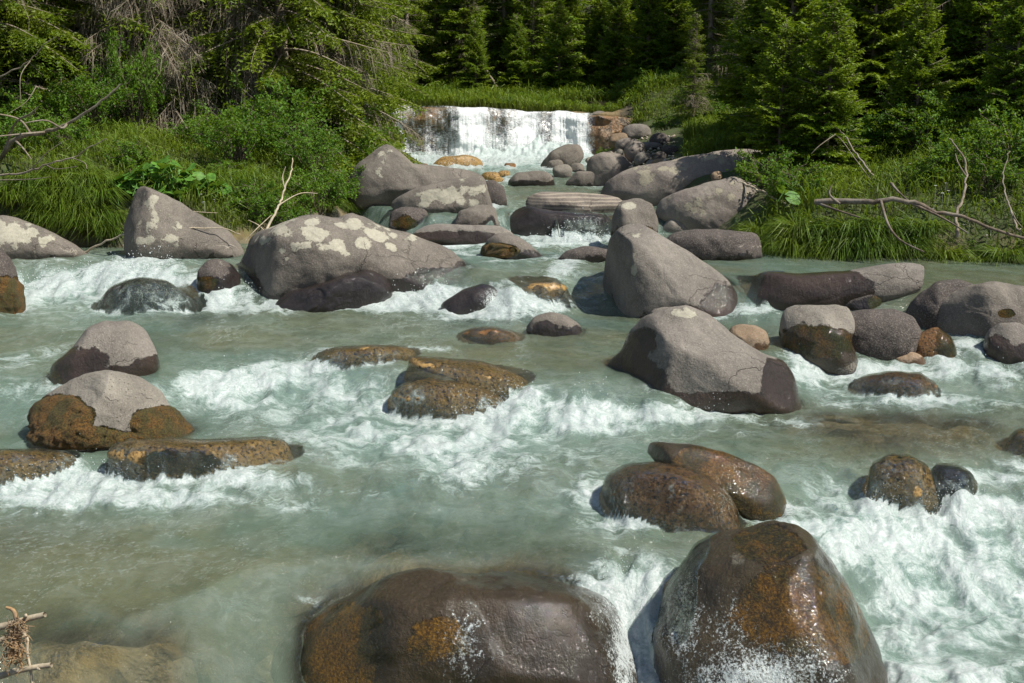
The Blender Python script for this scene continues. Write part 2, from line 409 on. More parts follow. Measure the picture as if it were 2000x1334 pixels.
    org = np.array([C[0], C[1], min(Pc[2], C[2])])
    me = new_mesh(name, W3-org, F[:, ::-1], Tt[:, ::-1], [RM[kind]], dict(wet=wv, lich=lv, moss=mv, film=fv))
    ob = tag(link(name, me, loc=org), label, cat, group)
    if cushion:
        av = np.append(sstep(.0, .5, mv + .35*fbm(W3[:, 0]*7, W3[:, 1]*7, W3[:, 2]*7, octv=2)), 0)[:-1]; nn = nl
        bumpy = np.abs(fbm(W3[:, 0]*14, W3[:, 1]*14, W3[:, 2]*14, octv=3, seed=4))
        Vm = V + nn*(av*(.030+.055*bumpy) - .006)[:, None]; FF = F[(av[F] > .02).any(1) & (F.max(1) < n0)]
        ids, inv = np.unique(FF, return_inverse=True)
        cells = (W3[ids, 0] > W3[ids, 0][av[ids] > .5].mean()) if cushion == 2 else np.zeros(len(ids), bool)
        fc = cells[inv.reshape(FF.shape)].mean(1) > .5
        for pick in ([~fc, fc] if cushion == 2 else [~fc]):
            F2 = FF[pick]; i2, v2 = np.unique(F2, return_inverse=True)
            link('moss_cushion', new_mesh('moss_cushion', Vm[i2]+C-org, v2.reshape(F2.shape)[:, ::-1], None, [MOSSM]), parent=ob)
    # dense samples
    g = np.concatenate([G, G[:, :1]], 1)
    for k_ in range(2):
        m = (g[1:]+g[:-1])/2; h = np.empty((g.shape[0]*2-1, g.shape[1], 3)); h[::2] = g; h[1::2] = m; g = h
        m = (g[:, 1:]+g[:, :-1])/2; h = np.empty((g.shape[0], g.shape[1]*2-1, 3)); h[:, ::2] = g; h[:, 1::2] = m; g = h
    SPLAT.append(g.reshape(-1, 3)); DRAPES.append(drape)
    return ob
R_ = rock
# --- foreground
R_('wet_boulder', 'broad brown boulder at the bottom edge with orange algae on its left flank', [(505, 1400), (530, 1300), (560, 1240), (630, 1185), (705, 1150), (780, 1126), (820, 1118), (870, 1127), (930, 1132), (1000, 1120), (1060, 1112), (1120, 1117), (1175, 1140), (1210, 1180), (1240, 1230), (1268, 1290), (1290, 1400)], 'front', sink=60, th=.85, ang=3, wet=3,
   moss=[(660, 1290, 75, 110), (860, 1250, 60, 45, .5), (700, 1210, 50, 30, .6)], wetpx=[(900, 1250, 500, 300)], film=[(1225, 1260, 40, 140, 1.1), (905, 1260, 35, 55, .35), (1190, 1180, 30, 40, .4)], seed=3, base=(900, 1400), cuts=[(-.75, -.5, .35, .84)])
R_('wet_boulder', 'tall wedge boulder with rusty green algae beside the white chute', [(1280, 1400), (1290, 1250), (1310, 1130), (1350, 1070), (1430, 1040), (1490, 1022), (1530, 1013), (1570, 1020), (1600, 1060), (1640, 1130), (1690, 1210), (1735, 1285), (1745, 1400)], 'algae', sink=60, th=.8, ang=3, wet=3,
   moss=[(1560, 1190, 130, 90), (1500, 1060, 70, 40), (1640, 1240, 60, 60)], wetpx=[(1500, 1200, 400, 300)], film=[(1490, 1330, 210, 105, 1.3), (1330, 1210, 60, 150, 1.0), (1420, 1240, 70, 100, .6)], seed=8, drape=[(1330, 1200, 70, 130), (1400, 1075, 70, 40)], base=(1500, 1400), cuts=[(.80, -.25, .45, .74), (-.5, -.6, .55, .80)])
R_('wet_boulder', 'dark wet dome of rock with water sheeting over it', [(1178, 965), (1192, 926), (1230, 911), (1280, 908), (1340, 914), (1390, 932), (1430, 965), (1452, 1015), (1400, 1030), (1320, 1032), (1240, 1018), (1192, 992)], 'brown', sink=35, th=.9, ang=1, wet=3,
   film=[(1420, 970, 50, 60, .75), (1180, 940, 30, 60, .7), (1290, 1030, 120, 18, .7)], seed=11, drape='all')
R_('algae_boulder', 'slanted slab of rock coated in orange brown algae behind the wet dome', [(1265, 882), (1300, 864), (1370, 866), (1430, 880), (1490, 905), (1528, 935), (1543, 968), (1537, 1000), (1510, 1010), (1470, 985), (1420, 940), (1350, 905)], 'algae', sink=30, th=.75, ang=2, wet=3,
   moss=[(1440, 935, 140, 90, 1.4)], seed=14, cuts=[(.1, -.6, .8, .7)], base=(1510, 1010))
R_('wet_boulder', 'small golden brown rock split by a thin fall on the right', [(1692, 965), (1705, 908), (1740, 888), (1785, 890), (1818, 915), (1832, 960), (1800, 985), (1720, 982)], 'gold', sink=25, th=.8, ang=1, wet=3, film=[(1712, 945, 22, 40, .8), (1765, 950, 18, 45, .45)], seed=17, drape='all')
R_('wet_boulder', 'flat dark slab rock beside the golden split rock', [(1815, 940), (1828, 908), (1870, 912), (1903, 930), (1892, 965), (1830, 972)], 'dark', sink=22, th=.8, ang=4, wet=3, film=[(1880, 955, 26, 22, .5)], seed=18, drape='all')
R_('wet_boulder', 'low orange brown rock awash at the right edge', [(1950, 890), (1965, 868), (1990, 842), (2040, 838), (2080, 885), (2000, 890)], 'gold', sink=20, th=.8, ang=1, wet=3, seed=19, drape='all')
# --- left group
R_('boulder', 'smooth purple boulder behind the pale mossy one on the left', [(88, 745), (100, 715), (140, 680), (168, 645), (200, 629), (250, 625), (282, 641), (300, 672), (311, 710), (302, 742), (200, 752), (140, 757)], 'purple', sink=40, th=.85, ang=1, wet=.12, wetpx=[(135, 720, 70, 50, 1.2), (300, 722, 40, 26), (230, 745, 130, 25)], moss=[(95, 745, 30, 25, .5)], seed=21, rough=.6)
R_('boulder', 'pale speckled boulder with two rusty moss cushions on the left', [(55, 828), (78, 790), (105, 770), (125, 755), (165, 735), (215, 725), (265, 733), (298, 758), (318, 795), (345, 825), (405, 856), (370, 864), (250, 876), (150, 872), (85, 852)], 'pale', sink=35, th=.8, ang=3, wet=.04,
   moss=[(118, 815, 66, 46, 1.7), (150, 855, 110, 24, 1.2), (320, 830, 68, 38, 1.7), (275, 862, 100, 20, 1.2)], wetpx=[(340, 850, 60, 25)], seed=24, cushion=2, cuts=[(.75, -.35, .5, .72), (-.3, -.5, .8, .84)])
R_('wet_boulder', 'long low glistening rock in front of the pale mossy boulder', [(208, 890), (230, 866), (300, 859), (400, 863), (480, 857), (545, 861), (575, 890), (592, 918), (500, 916), (400, 927), (290, 926), (220, 907)], 'gold', sink=22, th=.6, ang=2, wet=3, moss=[(350, 905, 80, 24, .9)], seed=26, drape='all')
R_('wet_boulder', 'low golden rock awash at the left edge', [(-60, 890), (0, 877), (60, 879), (130, 886), (152, 905), (110, 927), (40, 937), (-60, 942)], 'gold', sink=22, th=.7, ang=1, wet=3, seed=27, drape='all')
R_('boulder', 'dark upright rock with a mossy foot at the left edge', [(-80, 480), (0, 476), (16, 490), (33, 540), (46, 600), (30, 612), (-80, 615)], 'dark', sink=25, th=.8, ang=3, wet=.05, moss=[(10, 585, 60, 45, 1.3)], seed=29, cushion=1)
# --- the big boulders of the middle
R_('lichen_boulder', 'large rounded boulder crusted with cream lichen patches', [(467, 520), (473, 488), (500, 466), (540, 440), (575, 421), (610, 417), (640, 423), (666, 431), (690, 420), (715, 425), (740, 440), (800, 462), (850, 485), (890, 513), (915, 535), (932, 556), (860, 563), (760, 570), (650, 582), (540, 582), (480, 574), (467, 550)], 'grey', sink=45, th=.75, ang=3, wet=.06,
   cuts=[(.15, -.5, .85, .80), (-.85, -.5, .1, .82)],
   lich=[(560, 450, 40, 26, 1.2), (520, 470, 20, 12, 1.1), (615, 455, 46, 18, 1.3), (650, 480, 34, 14, 1.3), (590, 480, 24, 12, 1.1), (545, 490, 12, 7), (690, 440, 36, 16, 1.4), (735, 462, 36, 22, 1.4), (765, 478, 20, 12, 1.2), (705, 475, 20, 18, 1.3), (803, 464, 12, 7, 1.2), (620, 432, 30, 10, 1.2), (680, 497, 18, 8), (560, 505, 8, 5)],
   wetpx=[(870, 550, 80, 28, 1.4), (780, 560, 80, 16, 1.1)], seed=33, rough=.9)
R_('wet_boulder', 'low dark red rock sloping in front of the large lichen boulder', [(522, 592), (560, 572), (620, 556), (670, 533), (710, 528), (745, 540), (768, 563), (750, 583), (700, 610), (620, 607), (540, 603)], 'dark', sink=25, th=.7, ang=4, wet=3, seed=35, wetpx=[(650, 570, 200, 90)])
R_('wet_boulder', 'small round black boulder left of the large lichen boulder', [(383, 552), (387, 522), (404, 508), (430, 506), (455, 517), (470, 537), (472, 579), (440, 580), (398, 575)], 'dark', sink=25, th=.8, ang=1, wet=.2, seed=36, moss=[(400, 555, 24, 16, .5)])
R_('boulder', 'pointed triangular rock with drifted twigs on the left bank', [(244, 500), (257, 440), (288, 373), (303, 365), (340, 385), (400, 420), (450, 450), (476, 480), (470, 493), (380, 501), (300, 506)], 'grey', sink=14, th=.6, ang=2, wet=-.02, cuts=[(.45, -.75, .45, .62), (-.8, -.55, .1, .72)], lich=[(300, 395, 18, 26, .7), (318, 440, 44, 16, .75), (330, 465, 30, 14, .8), (290, 460, 30, 18, .8)], seed=38)
R_('lichen_boulder', 'rock blotched white with lichen at the left edge of the far bank', [(-70, 450), (0, 419), (40, 434), (82, 455), (130, 480), (178, 506), (100, 509), (0, 508), (-70, 508)], 'grey', sink=14, th=.6, ang=3, wet=-.02, lich=[(20, 455, 70, 28, 1.6), (90, 470, 30, 12, 1.2)], seed=40, cuts=[(.2, -.7, .7, .7)])
R_('boulder', 'tall smooth boulder with a dark shaded left face beside the right ledge', [(1177, 562), (1181, 520), (1194, 470), (1214, 447), (1240, 437), (1272, 445), (1320, 475), (1370, 510), (1405, 535), (1435, 565), (1449, 596), (1430, 612), (1340, 607), (1250, 618), (1190, 616)], 'purple', sink=40, th=.85, ang=1, wet=.0, cuts=[(-.95, -.25, .0, .60), (.35, -.70, .55, .70)], lich=[(1250, 452, 10, 14, .45), (1240, 500, 5, 60, .3)], wetpx=[(1420, 595, 45, 38, 1.3), (1330, 612, 60, 14, .6)], seed=43, rough=.6)
R_('boulder', 'great smooth purple boulder with a wet skirt in midstream right', [(1165, 775), (1180, 715), (1222, 682), (1236, 650), (1270, 620), (1308, 603), (1350, 599), (1392, 616), (1440, 660), (1500, 698), (1532, 702), (1550, 740), (1567, 772), (1500, 783), (1400, 793), (1290, 800), (1215, 798)], 'purple', sink=45, th=.8, ang=0, wet=.08,
   cuts=[(.1, -.62, .78, .80), (-.8, -.5, .25, .66)], lich=[(1342, 614, 34, 13, 1.5)], wetpx=[(1210, 755, 80, 80, 1.8), (1350, 790, 200, 26, 1.4), (1530, 745, 42, 50, 1.8), (1250, 670, 30, 30, 1.0)], film=[(1185, 770, 28, 36, .4)], seed=46, rough=.6)
R_('stone', 'small shiny wet stone at the foot of the great purple boulder', [(1438, 798), (1455, 772), (1488, 758), (1525, 768), (1550, 790), (1546, 803), (1480, 804)], 'pale', sink=15, th=.8, ang=2, wet=.10, seed=47, wetpx=[(1480, 795, 50, 18, 1.5)])
R_('stone', 'little rounded stone peeking out behind the great purple boulder', [(1262, 626), (1275, 606), (1300, 599), (1322, 606), (1312, 629)], 'purple', sink=15, th=.8, ang=1, wet=.02, seed=48)
R_('stone', 'orange tan stone tucked behind the great purple boulder', [(1424, 642), (1448, 632), (1480, 634), (1502, 656), (1496, 679), (1470, 685), (1438, 668)], 'tan', sink=18, th=.8, ang=1, wet=.02, seed=49)
R_('boulder', 'boulder with a dry cream cap over a mossy wet front', [(1522, 655), (1533, 616), (1560, 599), (1610, 595), (1660, 602), (1670, 630), (1660, 670), (1682, 706), (1650, 722), (1600, 708), (1560, 692), (1530, 682)], 'pale', sink=28, th=.8, ang=2, wet=.05, moss=[(1590, 668, 80, 34, .8)], wetpx=[(1595, 680, 95, 42, 2.2)], seed=50, cuts=[(0, -.35, .93, .72)])
R_('boulder', 'smooth dark egg shaped boulder leaning on the cream capped one', [(1621, 637), (1640, 613), (1690, 605), (1750, 604), (1786, 620), (1802, 650), (1792, 680), (1750, 700), (1700, 702), (1660, 686), (1634, 656)], 'dark', sink=22, th=.8, ang=0, wet=.0, seed=52, rough=.6)
R_('stone', 'small sandy stone under the dark egg shaped boulder', [(1732, 705), (1750, 690), (1775, 685), (1800, 695), (1810, 714)], 'tan', sink=15, th=.8, ang=1, wet=.0, seed=53)
R_('wet_boulder', 'red glistening rock right of the dark egg shaped boulder', [(1773, 690), (1788, 647), (1830, 640), (1862, 660), (1873, 697), (1820, 702)], 'brown', sink=20, th=.8, ang=2, wet=3, moss=[(1850, 670, 25, 35, .7)], seed=54)
R_('boulder', 'grey hump boulder, left half of the pair at the right edge', [(1768, 605), (1800, 572), (1828, 549), (1870, 546), (1905, 560), (1910, 610), (1850, 645), (1790, 640)], 'dark', sink=22, th=.8, ang=2, wet=-.02, seed=56)
R_('boulder', 'bulky brown boulder, right half of the pair at the right edge', [(1818, 605), (1850, 576), (1890, 556), (1950, 549), (2010, 560), (2065, 585), (2065, 650), (1950, 657), (1880, 662), (1838, 642)], 'grey', sink=25, th=.8, ang=3, wet=-.02, moss=[(1965, 612, 18, 10, .9)], seed=57)
R_('stone', 'reddish stone below the bulky brown boulder', [(1917, 692), (1925, 650), (1950, 632), (1985, 630), (2010, 645), (2022, 697), (1960, 704)], 'purple', sink=20, th=.8, ang=3, wet=.10, seed=58, wetpx=[(1945, 685, 40, 30, 1.2)])
R_('ledge_rock', 'long ledge rock, wet and shining on its left half and dry at its right end', [(1450, 590), (1455, 545), (1500, 530), (1560, 535), (1650, 530), (1720, 518), (1780, 513), (1806, 524), (1806, 553), (1775, 577), (1700, 582), (1650, 602), (1560, 607), (1480, 606)], 'purple', sink=22, th=.55, ang=2, wet=-.2, wetpx=[(1570, 570, 135, 60, 3.5)], film=[(1470, 580, 22, 40, .9)], seed=60, drape=[(1490, 560, 50, 40)], rough=.6)
R_('stone', 'small dark wet stone in front of the ledge rock', [(1638, 597), (1655, 575), (1685, 567), (1720, 572), (1726, 602), (1690, 609)], 'dark', sink=18, th=.8, ang=1, wet=.1, moss=[(1712, 590, 16, 14, .7)], seed=61)
R_('wet_boulder', 'brown rock awash in the right rapid', [(1665, 757), (1690, 736), (1740, 726), (1800, 731), (1832, 753), (1826, 777), (1740, 774)], 'brown', sink=20, th=.8, ang=1, wet=3, seed=62, drape='all', film=[(1700, 770, 70, 14, .6)])
# --- midstream low rocks
R_('wet_boulder', 'large golden pebbled rock under a skin of water in midstream', [(763, 772), (790, 750), (840, 741), (900, 746), (950, 760), (981, 780), (987, 806), (940, 819), (860, 814), (800, 807)], 'gold', sink=28, th=.8, ang=0, wet=3, film=[(965, 800, 40, 24, .5), (780, 800, 40, 30, .4)], seed=64, drape='all')
R_('wet_boulder', 'long low gold rock barely breaking the surface in midstream', [(617, 697), (660, 682), (720, 674), (790, 679), (814, 690), (780, 703), (700, 711), (636, 708)], 'gold', sink=18, th=.8, ang=1, wet=3, seed=65, drape='all')
R_('wet_boulder', 'flat dark rock with an orange end above the golden pebbled rock', [(797, 709), (840, 697), (890, 699), (950, 711), (1000, 725), (1036, 745), (1041, 764), (980, 768), (920, 747), (860, 722)], 'gold', sink=20, th=.7, ang=2, wet=3, seed=66, drape='all', moss=(), film=[(960, 768, 60, 12, .6)])
R_('boulder', 'small brown dome of rock in the middle pool', [(1027, 642), (1045, 620), (1075, 609), (1106, 616), (1131, 635), (1143, 657), (1090, 660), (1048, 659)], 'grey', sink=20, th=.85, ang=0, wet=.04, wetpx=[(1062, 645, 26, 22, 1.3), (1100, 658, 60, 10, 1)], seed=67)
R_('wet_boulder', 'low rusty rock awash left of the small brown dome', [(899, 657), (920, 643), (960, 640), (1000, 648), (1022, 661), (960, 665)], 'brown', sink=15, th=.8, ang=0, wet=3, seed=68, drape='all')
R_('wet_boulder', 'tilted dark red rock in the central cascade', [(860, 610), (875, 590), (910, 565), (945, 555), (968, 563), (975, 590), (930, 607), (890, 616)], 'dark', sink=20, th=.8, ang=3, wet=3, wetpx=[(910, 585, 80, 50)], film=[(965, 590, 26, 30, .9)], seed=69)
R_('wet_boulder', 'ochre rock showing through the water above the central cascade', [(1008, 568), (1040, 552), (1080, 550), (1108, 562), (1082, 578), (1030, 578)], 'gold', sink=15, th=.8, ang=0, wet=3, seed=70, drape='all')
R_('wet_boulder', 'drowned grey rock breaking the left cascade', [(185, 600), (215, 560), (270, 545), (330, 550), (380, 580), (400, 603), (300, 610)], 'dark', sink=18, th=.7, ang=2, wet=3, film=[(290, 572, 140, 50, .7)], seed=71, drape='all')
# --- upper reach
R_('lichen_boulder', 'peaked grey boulder with a lichened summit below the weir', [(675, 385), (690, 350), (702, 322), (735, 295), (755, 283), (776, 292), (802, 322), (850, 328), (900, 333), (950, 350), (970, 375), (965, 400), (880, 402), (780, 398), (705, 395)], 'grey', sink=14, th=.6, ang=3, wet=-.05, lich=[(752, 300, 14, 12, .8), (748, 318, 12, 14, .9), (803, 335, 7, 6, 1.4), (740, 340, 8, 8, .7)], seed=75, cuts=[(.3, -.6, .7, .75)])
R_('lichen_boulder', 'slab with one large cream lichen sheet in front of the peaked boulder', [(764, 400), (772, 385), (812, 368), (870, 352), (930, 344), (950, 352), (962, 400), (930, 412), (850, 415), (788, 411)], 'grey', sink=10, th=.6, ang=2, wet=-.05, lich=[(865, 383, 58, 18, 2.0), (920, 365, 34, 18, .9), (825, 400, 26, 8, 1.0), (930, 395, 22, 12, .8)], seed=76, cuts=[(.1, -.85, .4, .7)])
R_('boulder', 'dark rock at the right end of the lichen sheet slab', [(942, 362), (958, 352), (986, 370), (991, 396), (965, 403), (944, 400)], 'dark', sink=10, th=.8, ang=3, wet=0, seed=77)
R_('boulder', 'dark brown block beside a thread of water on the left of the upper reach', [(758, 445), (765, 414), (785, 404), (830, 407), (839, 430), (828, 452), (780, 452)], 'dark', sink=10, th=.8, ang=4, wet=.0, moss=[(790, 436, 24, 14, .6)], seed=78)
R_('boulder', 'squat brown rock sitting on the purple wet sill', [(884, 442), (900, 412), (932, 401), (966, 399), (974, 441), (930, 448)], 'grey', sink=10, th=.8, ang=3, wet=.0, seed=79)
R_('wet_boulder', 'purple wet sill of rock crossing the upper reach', [(798, 470), (820, 440), (900, 437), (982, 441), (1003, 460), (982, 480), (880, 478)], 'purple', sink=12, th=.6, ang=2, wet=.02, wetpx=[(880, 468, 110, 16, 1.5)], seed=80)
R_('boulder', 'rock with an orange moss foot below the purple sill', [(941, 503), (955, 470), (976, 455), (1010, 460), (1036, 480), (1065, 497), (1010, 506)], 'grey', sink=14, th=.8, ang=2, wet=.08, moss=[(970, 490, 45, 15, 1.4)], seed=81, cushion=1)
R_('wet_boulder', 'low blue black rock left of the tall smooth boulder', [(1083, 508), (1108, 490), (1145, 480), (1186, 487), (1200, 500), (1150, 512)], 'dark', sink=14, th=.7, ang=1, wet=0, seed=82)
R_('boulder', 'flat slab with wavy pale stripes in the upper reach', [(1028, 402), (1034, 383), (1060, 374), (1120, 376), (1180, 380), (1217, 388), (1220, 410), (1150, 416), (1060, 411)], 'striped', sink=10, th=.6, ang=0, wet=-.05, seed=83, cuts=[(0, -.5, .85, .75)])
R_('wet_boulder', 'dark wet ledge with a curtain of water over its right half', [(987, 445), (998, 412), (1028, 402), (1080, 414), (1200, 419), (1205, 455), (1100, 464), (1005, 462)], 'dark', sink=12, th=.55, ang=2, wet=3, wetpx=[(1090, 440, 160, 60)], film=[(1150, 440, 60, 26, .75)], seed=84, drape=[(1150, 445, 70, 50)])
R_('boulder', 'blocky rock with a round cream lichen spot beside the ledge curtain', [(1192, 480), (1196, 430), (1208, 397), (1240, 388), (1272, 396), (1284, 430), (1284, 475), (1230, 490)], 'grey', sink=14, th=.8, ang=4, wet=0, lich=[(1224, 402, 18, 12, 2.0)], moss=[(1240, 460, 50, 18, .6)], seed=85)
R_('boulder', 'long pale slab sloping up the right bank', [(1172, 380), (1205, 352), (1240, 332), (1300, 318), (1380, 302), (1440, 289), (1500, 290), (1515, 330), (1450, 355), (1390, 372), (1330, 390), (1270, 402), (1195, 392)], 'slab', sink=14, th=.45, ang=3, wet=-.1, lich=[(1260, 345, 26, 22, .9), (1300, 330, 50, 8, .8), (1400, 308, 80, 10, .7)], seed=86, cuts=[(0, -.75, .65, .62)], base=(1290, 402))
R_('boulder', 'mottled slab in dappled shade below the long pale slab', [(1278, 412), (1300, 390), (1340, 372), (1390, 355), (1440, 345), (1490, 370), (1500, 430), (1440, 462), (1370, 450), (1300, 430)], 'slab', sink=12, th=.5, ang=3, wet=-.1, lich=[(1350, 400, 40, 16, .6), (1430, 380, 40, 20, .5)], seed=87)
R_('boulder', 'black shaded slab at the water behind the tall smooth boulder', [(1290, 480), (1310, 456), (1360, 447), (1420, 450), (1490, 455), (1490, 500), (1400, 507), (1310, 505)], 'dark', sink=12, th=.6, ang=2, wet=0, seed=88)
R_('stone', 'pale stone wedged under the mottled shaded slab', [(1286, 452), (1310, 425), (1332, 416), (1358, 440), (1350, 457)], 'pale', sink=10, th=.8, ang=3, wet=-.1, seed=89)
R_('boulder', 'grey block with pale streaks on the scree above the upper pool', [(1143, 352), (1150, 310), (1175, 296), (1215, 303), (1245, 330), (1240, 357), (1190, 362)], 'slab', sink=10, th=.7, ang=4, wet=-.05, seed=90)
R_('boulder', 'low brown rock at the edge of the upper pool under the grey block', [(1104, 358), (1130, 336), (1170, 330), (1188, 345), (1184, 363)], 'grey', sink=10, th=.7, ang=1, wet=0, seed=91)
R_('boulder', 'sharp grey rock right of the weir plunge pool', [(1056, 325), (1082, 297), (1108, 281), (1130, 281), (1139, 302), (1122, 328)], 'grey', sink=8, th=.7, ang=4, wet=-.02, seed=92)
R_('boulder', 'flat grey rock with a dark wet toe in the upper pool', [(992, 356), (1008, 338), (1050, 333), (1084, 340), (1084, 363), (1030, 364)], 'grey', sink=9, th=.7, ang=2, wet=.02, wetpx=[(1020, 360, 40, 8, 1)], seed=93)
R_('wet_boulder', 'orange rock shelf under the left of the plunge pool', [(842, 322), (870, 306), (910, 302), (938, 310), (943, 322), (890, 326)], 'gold', sink=8, th=.6, ang=1, wet=3, seed=94)
small = [  # little stones of the scree, each seen as a patch of its own; dark kind holds the right end's shade in its colour
 ('rounded sandy stone at the top left of the scree', 1210, 276, 25, 17, 'tan'), ('pointed mauve stone crowning the scree', 1242, 258, 33, 19, 'purple'),
 ('tall flecked stone in the middle of the scree', 1240, 296, 22, 23, 'slab'), ('small sandy stone at the left end of the scree', 1180, 291, 15, 12, 'tan'),
 ('blue grey stone in shade at the right of the scree', 1287, 272, 19, 14, 'dark'), ('pale round stone right of the blue grey one', 1303, 272, 9, 7, 'pale'),
 ('brown stone low on the right of the scree', 1256, 310, 18, 14, 'purple'), ('white stone at the foot of the scree', 1272, 322, 14, 11, 'pale'),
 ('dark brown stone above the long pale slab', 1288, 306, 15, 11, 'dark'), ('flat tan stone on the upper edge of the long slab', 1290, 316, 17, 6, 'tan'),
 ('dark stone under the shaded right end of the scree', 1310, 295, 19, 12, 'dark'), ('small pale chip below the sandy stone', 1212, 298, 8, 7, 'pale'),
 ('orange flecked chip in the scree', 1222, 303, 7, 5, 'tan'), ('white chip left of the tall flecked stone', 1205, 292, 7, 5, 'pale'),
 ('white topped stone on the little pile by the upper pool', 1108, 314, 18, 11, 'pale'), ('yellow grey cobble at the base of the little pile', 1100, 336, 20, 16, 'pale'),
 ('grey cobble right of the little pile', 1128, 328, 16, 11, 'grey'), ('brown cobble in the pool left of the flat grey rock', 985, 338, 13, 6, 'gold'),
 ('round dark cobble below the weir foam', 996, 323, 12, 6, 'brown'), ('low dark cobble left of the weir foam', 825, 324, 13, 5, 'brown'),
 ('orange cobble in the little step of the upper pool', 960, 344, 20, 9, 'gold'), ('flat wet cobble under the little step', 968, 350, 16, 7, 'gold'),
 ('white pebble on the left of the grey block', 1152, 314, 9, 7, 'pale'), ('grey pebble behind the grey block', 1192, 300, 10, 6, 'slab'),
 ('small dark cobble behind the lichen spot rock', 1352, 290, 10, 6, 'grey'), ('angular grey block wedged behind the sandy scree stone', 1222, 283, 20, 14, 'slab'), ('low mauve slab at the back of the scree', 1268, 286, 24, 10, 'purple'), ('broad grey slab under the foot of the scree', 1225, 318, 26, 12, 'slab'), ('dark wedge between the long slab and the grey block', 1200, 345, 22, 11, 'grey'), ('brown block between the sharp grey rock and the little pile', 1085, 322, 18, 10, 'grey'), ('flat pale slab beside the foot of the scree', 1165, 322, 18, 9, 'slab'), ('brown slab at the water under the long pale slab', 1240, 392, 40, 10, 'grey'), ('pale shard by the shaded hollow of the slab', 1400, 345, 12, 12, 'tan')]
for q, (lb, x, y, rx, ry, kd) in enumerate(small):
    rs = np.random.RandomState(200+q); o = []
    for k in range(11):
        a = 2*pi*k/11; r = rs.uniform(.85, 1.12)
        o.append((x+rx*r*cos(a), y+ry*r*sin(a)*(1 if sin(a) < 0 else .8)))
    R_('stone', lb, o, kd, sink=5, th=.85, ang=4, wet=-.03 if kd not in ('gold', 'brown') else 3, seed=300+q, group='stones of the scree and upper pool', cat='stone')
# ------------------------------------------------------------------ the ground: banks, river bed, valley sides
def ground_mat():
    t = NT("earth_and_bed"); p = t.pos(); b = t.attr('bank')
    n = t.noise(p, 1.2, 6, .65); n2 = t.noise(p, 9, 6, .7)
    bed = t.mixc(t.mapr(n, .42, .58), (.17, .12, .05), (.05, .045, .035))
    bed = t.mixc(t.mapr(t.voro(p, 5, 'F1', 1), .2, .8), bed, t.mixc(.5, bed, (.26, .21, .13)))
    soil = t.mixc(t.mapr(n2, .35, .65), (.050, .080, .014), (.055, .052, .022))
    soil = t.mixc(t.mapr(n, .5, .7), soil, (.045, .085, .012))
    c = t.mixc(b, bed, soil)
    nb = t.bump(t.math('ADD', n2, t.math('MULTIPLY', n, 2)), .05, .8)
    return t.done(t.bsdf(Base_Color=c, Roughness=.9, Normal=nb).outputs[0])
nu, nv = 300, 330
yy = 2.0 + 148*(np.linspace(0, 1, nv)**2.2)
U, Yg = np.meshgrid(np.linspace(-1, 1, nu), yy)
Xg = U*(Yg*.75+9)
Zg = ground_z(Xg, Yg)
V = np.stack([Xg, Yg, Zg], -1).reshape(-1, 3)
def grid_faces(nr, nc):
    i = np.arange(nr-1)[:, None]*nc; j = np.arange(nc-1)[None]
    return np.stack([i+j, i+j+1, i+nc+j+1, i+nc+j], -1).reshape(-1, 4)
dd = np.maximum(bankL(Yg)-Xg, Xg-bankR(Yg)); bk = np.maximum(sstep(-.1, .2, dd), sstep(37, 38, Yg))
tag(link('ground', new_mesh('ground', V, grid_faces(nv, nu), mats=[ground_mat()], attrs=dict(bank=bk.ravel()))), kind='structure')

